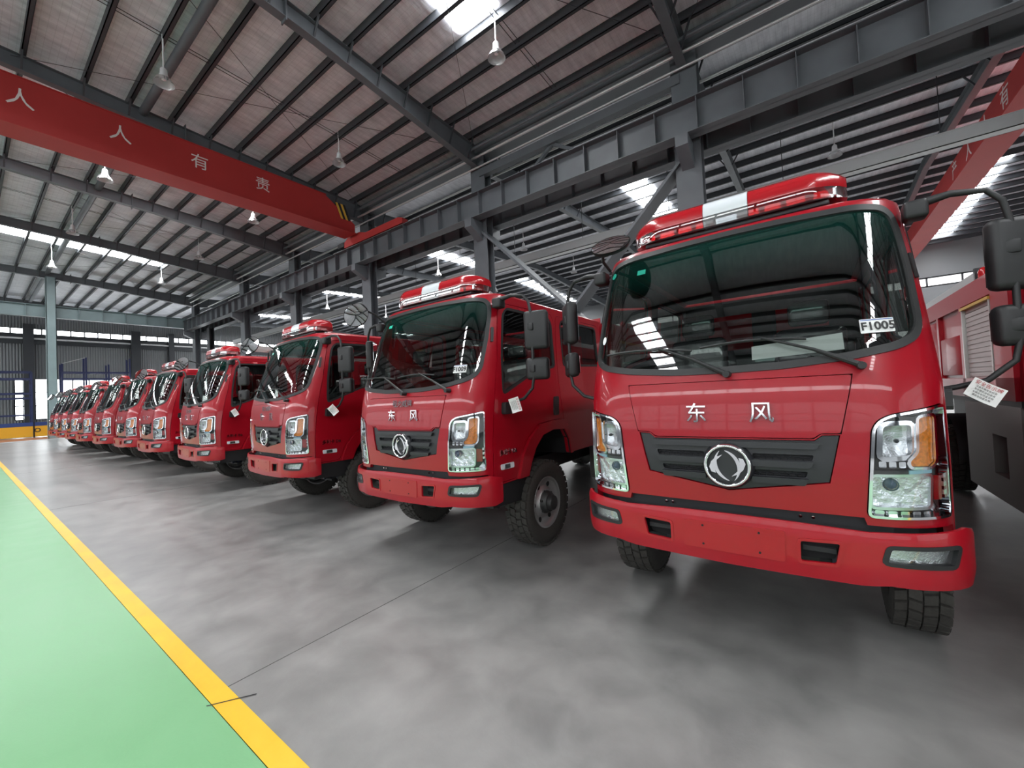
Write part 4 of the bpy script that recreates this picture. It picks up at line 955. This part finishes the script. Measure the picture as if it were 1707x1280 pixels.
# ------------------------------------------------------------------ walls and windows
def wall_x(name, x, holes, label, th=.12):
    # wall across the hall at x; holes: list of (y0,y1,z0,z1) in full-width rows
    m = MB(); zt = 13.2
    ys = sorted({-21.0, 47.0, *[h[0] for h in holes], *[h[1] for h in holes]}); zs = sorted({0.0, zt, *[h[2] for h in holes], *[h[3] for h in holes]})
    for ya, yb in zip(ys, ys[1:]):
        for za, zb in zip(zs, zs[1:]):
            yc, zc = (ya + yb) / 2, (za + zb) / 2
            if not any(h[0] < yc < h[1] and h[2] < zc < h[3] for h in holes): m.box((x - th, ya, za), (x, yb, zb))
    o = m.build(name, WALL); struct(o, label); return o
FH = [(-20, 46, 9.85, 10.40), (3.2, 3.75, 1.4, 5.4), (4.5, 5.4, 1.4, 5.4), (5.9, 20, 1.4, 5.4)]
wall_x('wall_far', XA, FH, 'grey corrugated end wall behind the blue racks')
def panes(name, x, ya, yb, za, zb, k, rows, label):
    W = empty(name, (x, (ya + yb) / 2, 0)); c = (ya + yb) / 2
    for i in range(k):
        for r_ in range(rows):
            a, b = lerp(ya, yb, i / k), lerp(ya, yb, (i + 1) / k); p, q = lerp(za, zb, r_ / rows), lerp(za, zb, (r_ + 1) / rows)
            MB().box((-.07, a - c + .05, p + .04), (-.05, b - c - .05, q - .04)).build('pane', WINL if x < 0 else SIDEL, W)
    m = MB()
    for i in range(k + 1): yy = lerp(ya, yb, i / k) - c; m.box((-.10, yy - .05, za), (.0, yy + .05, zb))
    for r_ in range(rows + 1): zz = lerp(za, zb, r_ / rows); m.box((-.10, ya - c, zz - .04), (.0, yb - c, zz + .04))
    m.build('window_frame', STEELDK, W); struct(W, label)
panes('window_1', XA, -20, 46, 9.85, 10.40, 66, 1, 'long strip of small bright windows high on the far wall')
panes('window_2', XA, 3.2, 3.75, 1.4, 5.4, 1, 3, 'narrow bright window left of the dark pier in the far wall')
panes('window_3', XA, 4.5, 5.4, 1.4, 5.4, 1, 3, 'bright window right of the dark pier in the far wall')
panes('window_4', XA, 5.9, 20, 1.4, 5.4, 12, 3, 'wide bright window band of the far wall behind the trucks')
m = MB(); m.box((XA, -20, 9.30), (XA + .3, 40, 9.46)); struct(m.build('trim_4', LAMPWHITE), 'pale rail along the far wall below the high windows')
m = MB(); m.box((XA, -20, 8.85), (XA + .18, 40, 9.25)); m.box((XA, -20, 9.5), (XA + .2, 40, 9.8)); struct(m.build('trim_5', STEELDK), 'dark wall beam under the high windows')
for yy, wd in ((4.1, .7), (-3, .7), (12.0, .8), (15.2, .5)):
    m = MB(); m.box((XA + .02, yy - wd / 2, 0), (XA + .5, yy + wd / 2, 10.8)); struct(m.build('trim_6', STEELDK), 'dark steel pier of the far wall')
# opposite side wall behind the camera, with window bands, the upper one serving as fill light
def wall_y(name, y, holes, label):
    m = MB(); zt = 12.4
    xs = sorted({XA, XB, *[h[0] for h in holes], *[h[1] for h in holes]}); zs = sorted({0.0, zt, *[h[2] for h in holes], *[h[3] for h in holes]})
    for xa, xb in zip(xs, xs[1:]):
        for za, zb in zip(zs, zs[1:]):
            if not any(h[0] < (xa + xb) / 2 < h[1] and h[2] < (za + zb) / 2 < h[3] for h in holes): m.box((xa, y - .06, za), (xb, y + .06, zb))
    o = m.build(name, WALL); struct(o, label); return o
def panes_y(name, y, xa, xb, za, zb, k, rows, label):
    W = empty(name, ((xa + xb) / 2, y, 0)); c = (xa + xb) / 2
    m = MB(); m.box((xa - c, -.02, za), (xb - c, 0, zb)); m.build('pane', (UPL if za > 6 else SIDEL) if y < 0 else BAYL, W)
    m = MB()
    for i in range(k + 1): xx = lerp(xa, xb, i / k) - c; m.box((xx - .06, -.06, za), (xx + .06, .06, zb))
    for r_ in range(rows + 1): zz = lerp(za, zb, r_ / rows); m.box((xa - c, -.06, zz - .05), (xb - c, .06, zz + .05))
    m.build('window_frame', STEELDK, W); struct(W, label)
wall_y('wall_left', -21, [(-58, 22, 1.2, 5.4), (-58, 22, 8.2, 9.8)], 'grey side wall with two bands of windows behind the camera')
panes_y('window_5', -21, -58, 22, 1.2, 5.4, 40, 3, 'tall daylight window band in the side wall behind the camera')
panes_y('window_6', -21, -58, 22, 8.2, 9.8, 40, 1, 'unseen upper window band behind the camera, glowing as fill for the roof')  # unseen band, glow boosted to lift the roof deck
wall_y('wall_right', 47, [(-58, 22, .4, 5.4), (-58, 22, 8.8, 9.5)], 'grey side wall of the far bay with window bands')
panes_y('window_7', 47, -58, 22, .4, 5.4, 40, 3, 'low daylight window band of the far bay side wall')
panes_y('window_8', 47, -58, 22, 8.8, 9.5, 40, 1, 'upper daylight window band of the far bay side wall')
wall_x('wall_near', XB + .12, [(-18, 11, .3, 6.0), (16, 44, .3, 6.0)], 'grey end wall with large doorways behind the camera')
panes('window_9', XB + .12, -18, 11, .3, 6.0, 8, 3, 'large glazed door opening in the end wall behind the camera')
panes('window_10', XB + .12, 16, 44, .3, 6.0, 8, 3, 'large glazed door opening of the far bay end wall')

# ------------------------------------------------------------------ barrier and racks at the far end
BR = empty('safety_barrier', (-50.4, 2, 0))
for k in range(6):
    ya = -7.4 + 3.0 * k
    if ya > 8: break
    MB().rbox((-.03, ya - .0, .06), (.03, ya + 2.92, .92), .015, 2).build('yellow_panel', BARYEL, BR); MB().box((-.05, ya, .92), (.05, ya + 2.95, 1.22)).build('blue_rail', BARBLUE, BR)
    MB().box((-.05, ya - .07, 0), (.05, ya, 1.26)).build('barrier_post', DARK, BR)
m = MB(); m.tube([(.04, 1.75 + .14 * math.cos(2 * PI * i / 16), .58 + .14 * math.sin(2 * PI * i / 16)) for i in range(17)], .03, 6, False); m.build('round_mark', INK, BR)
tag(BR, 'yellow panel barrier with blue top rail at the end of the hall', 'barrier')
def rack(y, n, dy, h, lab):
    r_ = empty('storage_rack', (-54.5, y, 0))
    for k in range(n):
        for x in (-.6, .6): MB().box((x - .06, k * dy - .06, 0), (x + .06, k * dy + .06, h[k % len(h)])).build('upright', RACKBLUE, r_)
        m = MB(); 
        for q in range(5): m.bar((-.6, k * dy, .5 + q), (.6, k * dy, 1.5 + q), .04, .04, (0, 1, 0))
        m.build('frame_brace', RACKBLUE, r_)
    for z in (1.75, 3.2, 3.6, 4.85, 5.45):
        for x in (-.6, .6): MB().box((x - .03, 0, z), (x + .03, (n - 1) * dy, z + .14)).build('rack_beam', RACKBLUE, r_)
    MB().bar((.6, 0, h[0]), (.6, dy, h[1 % len(h)]), .06, .06).build('rack_rail', GALV, r_)
    tag(r_, lab, 'rack', 'blue storage racks by the end wall')
rack(-1.2, 3, 2.46, (5.5, 6.8), 'blue steel storage rack left of the teal column')
rack(5.5, 4, 1.5, (6.3, 6.9), 'blue steel storage rack between the teal column and the far trucks')
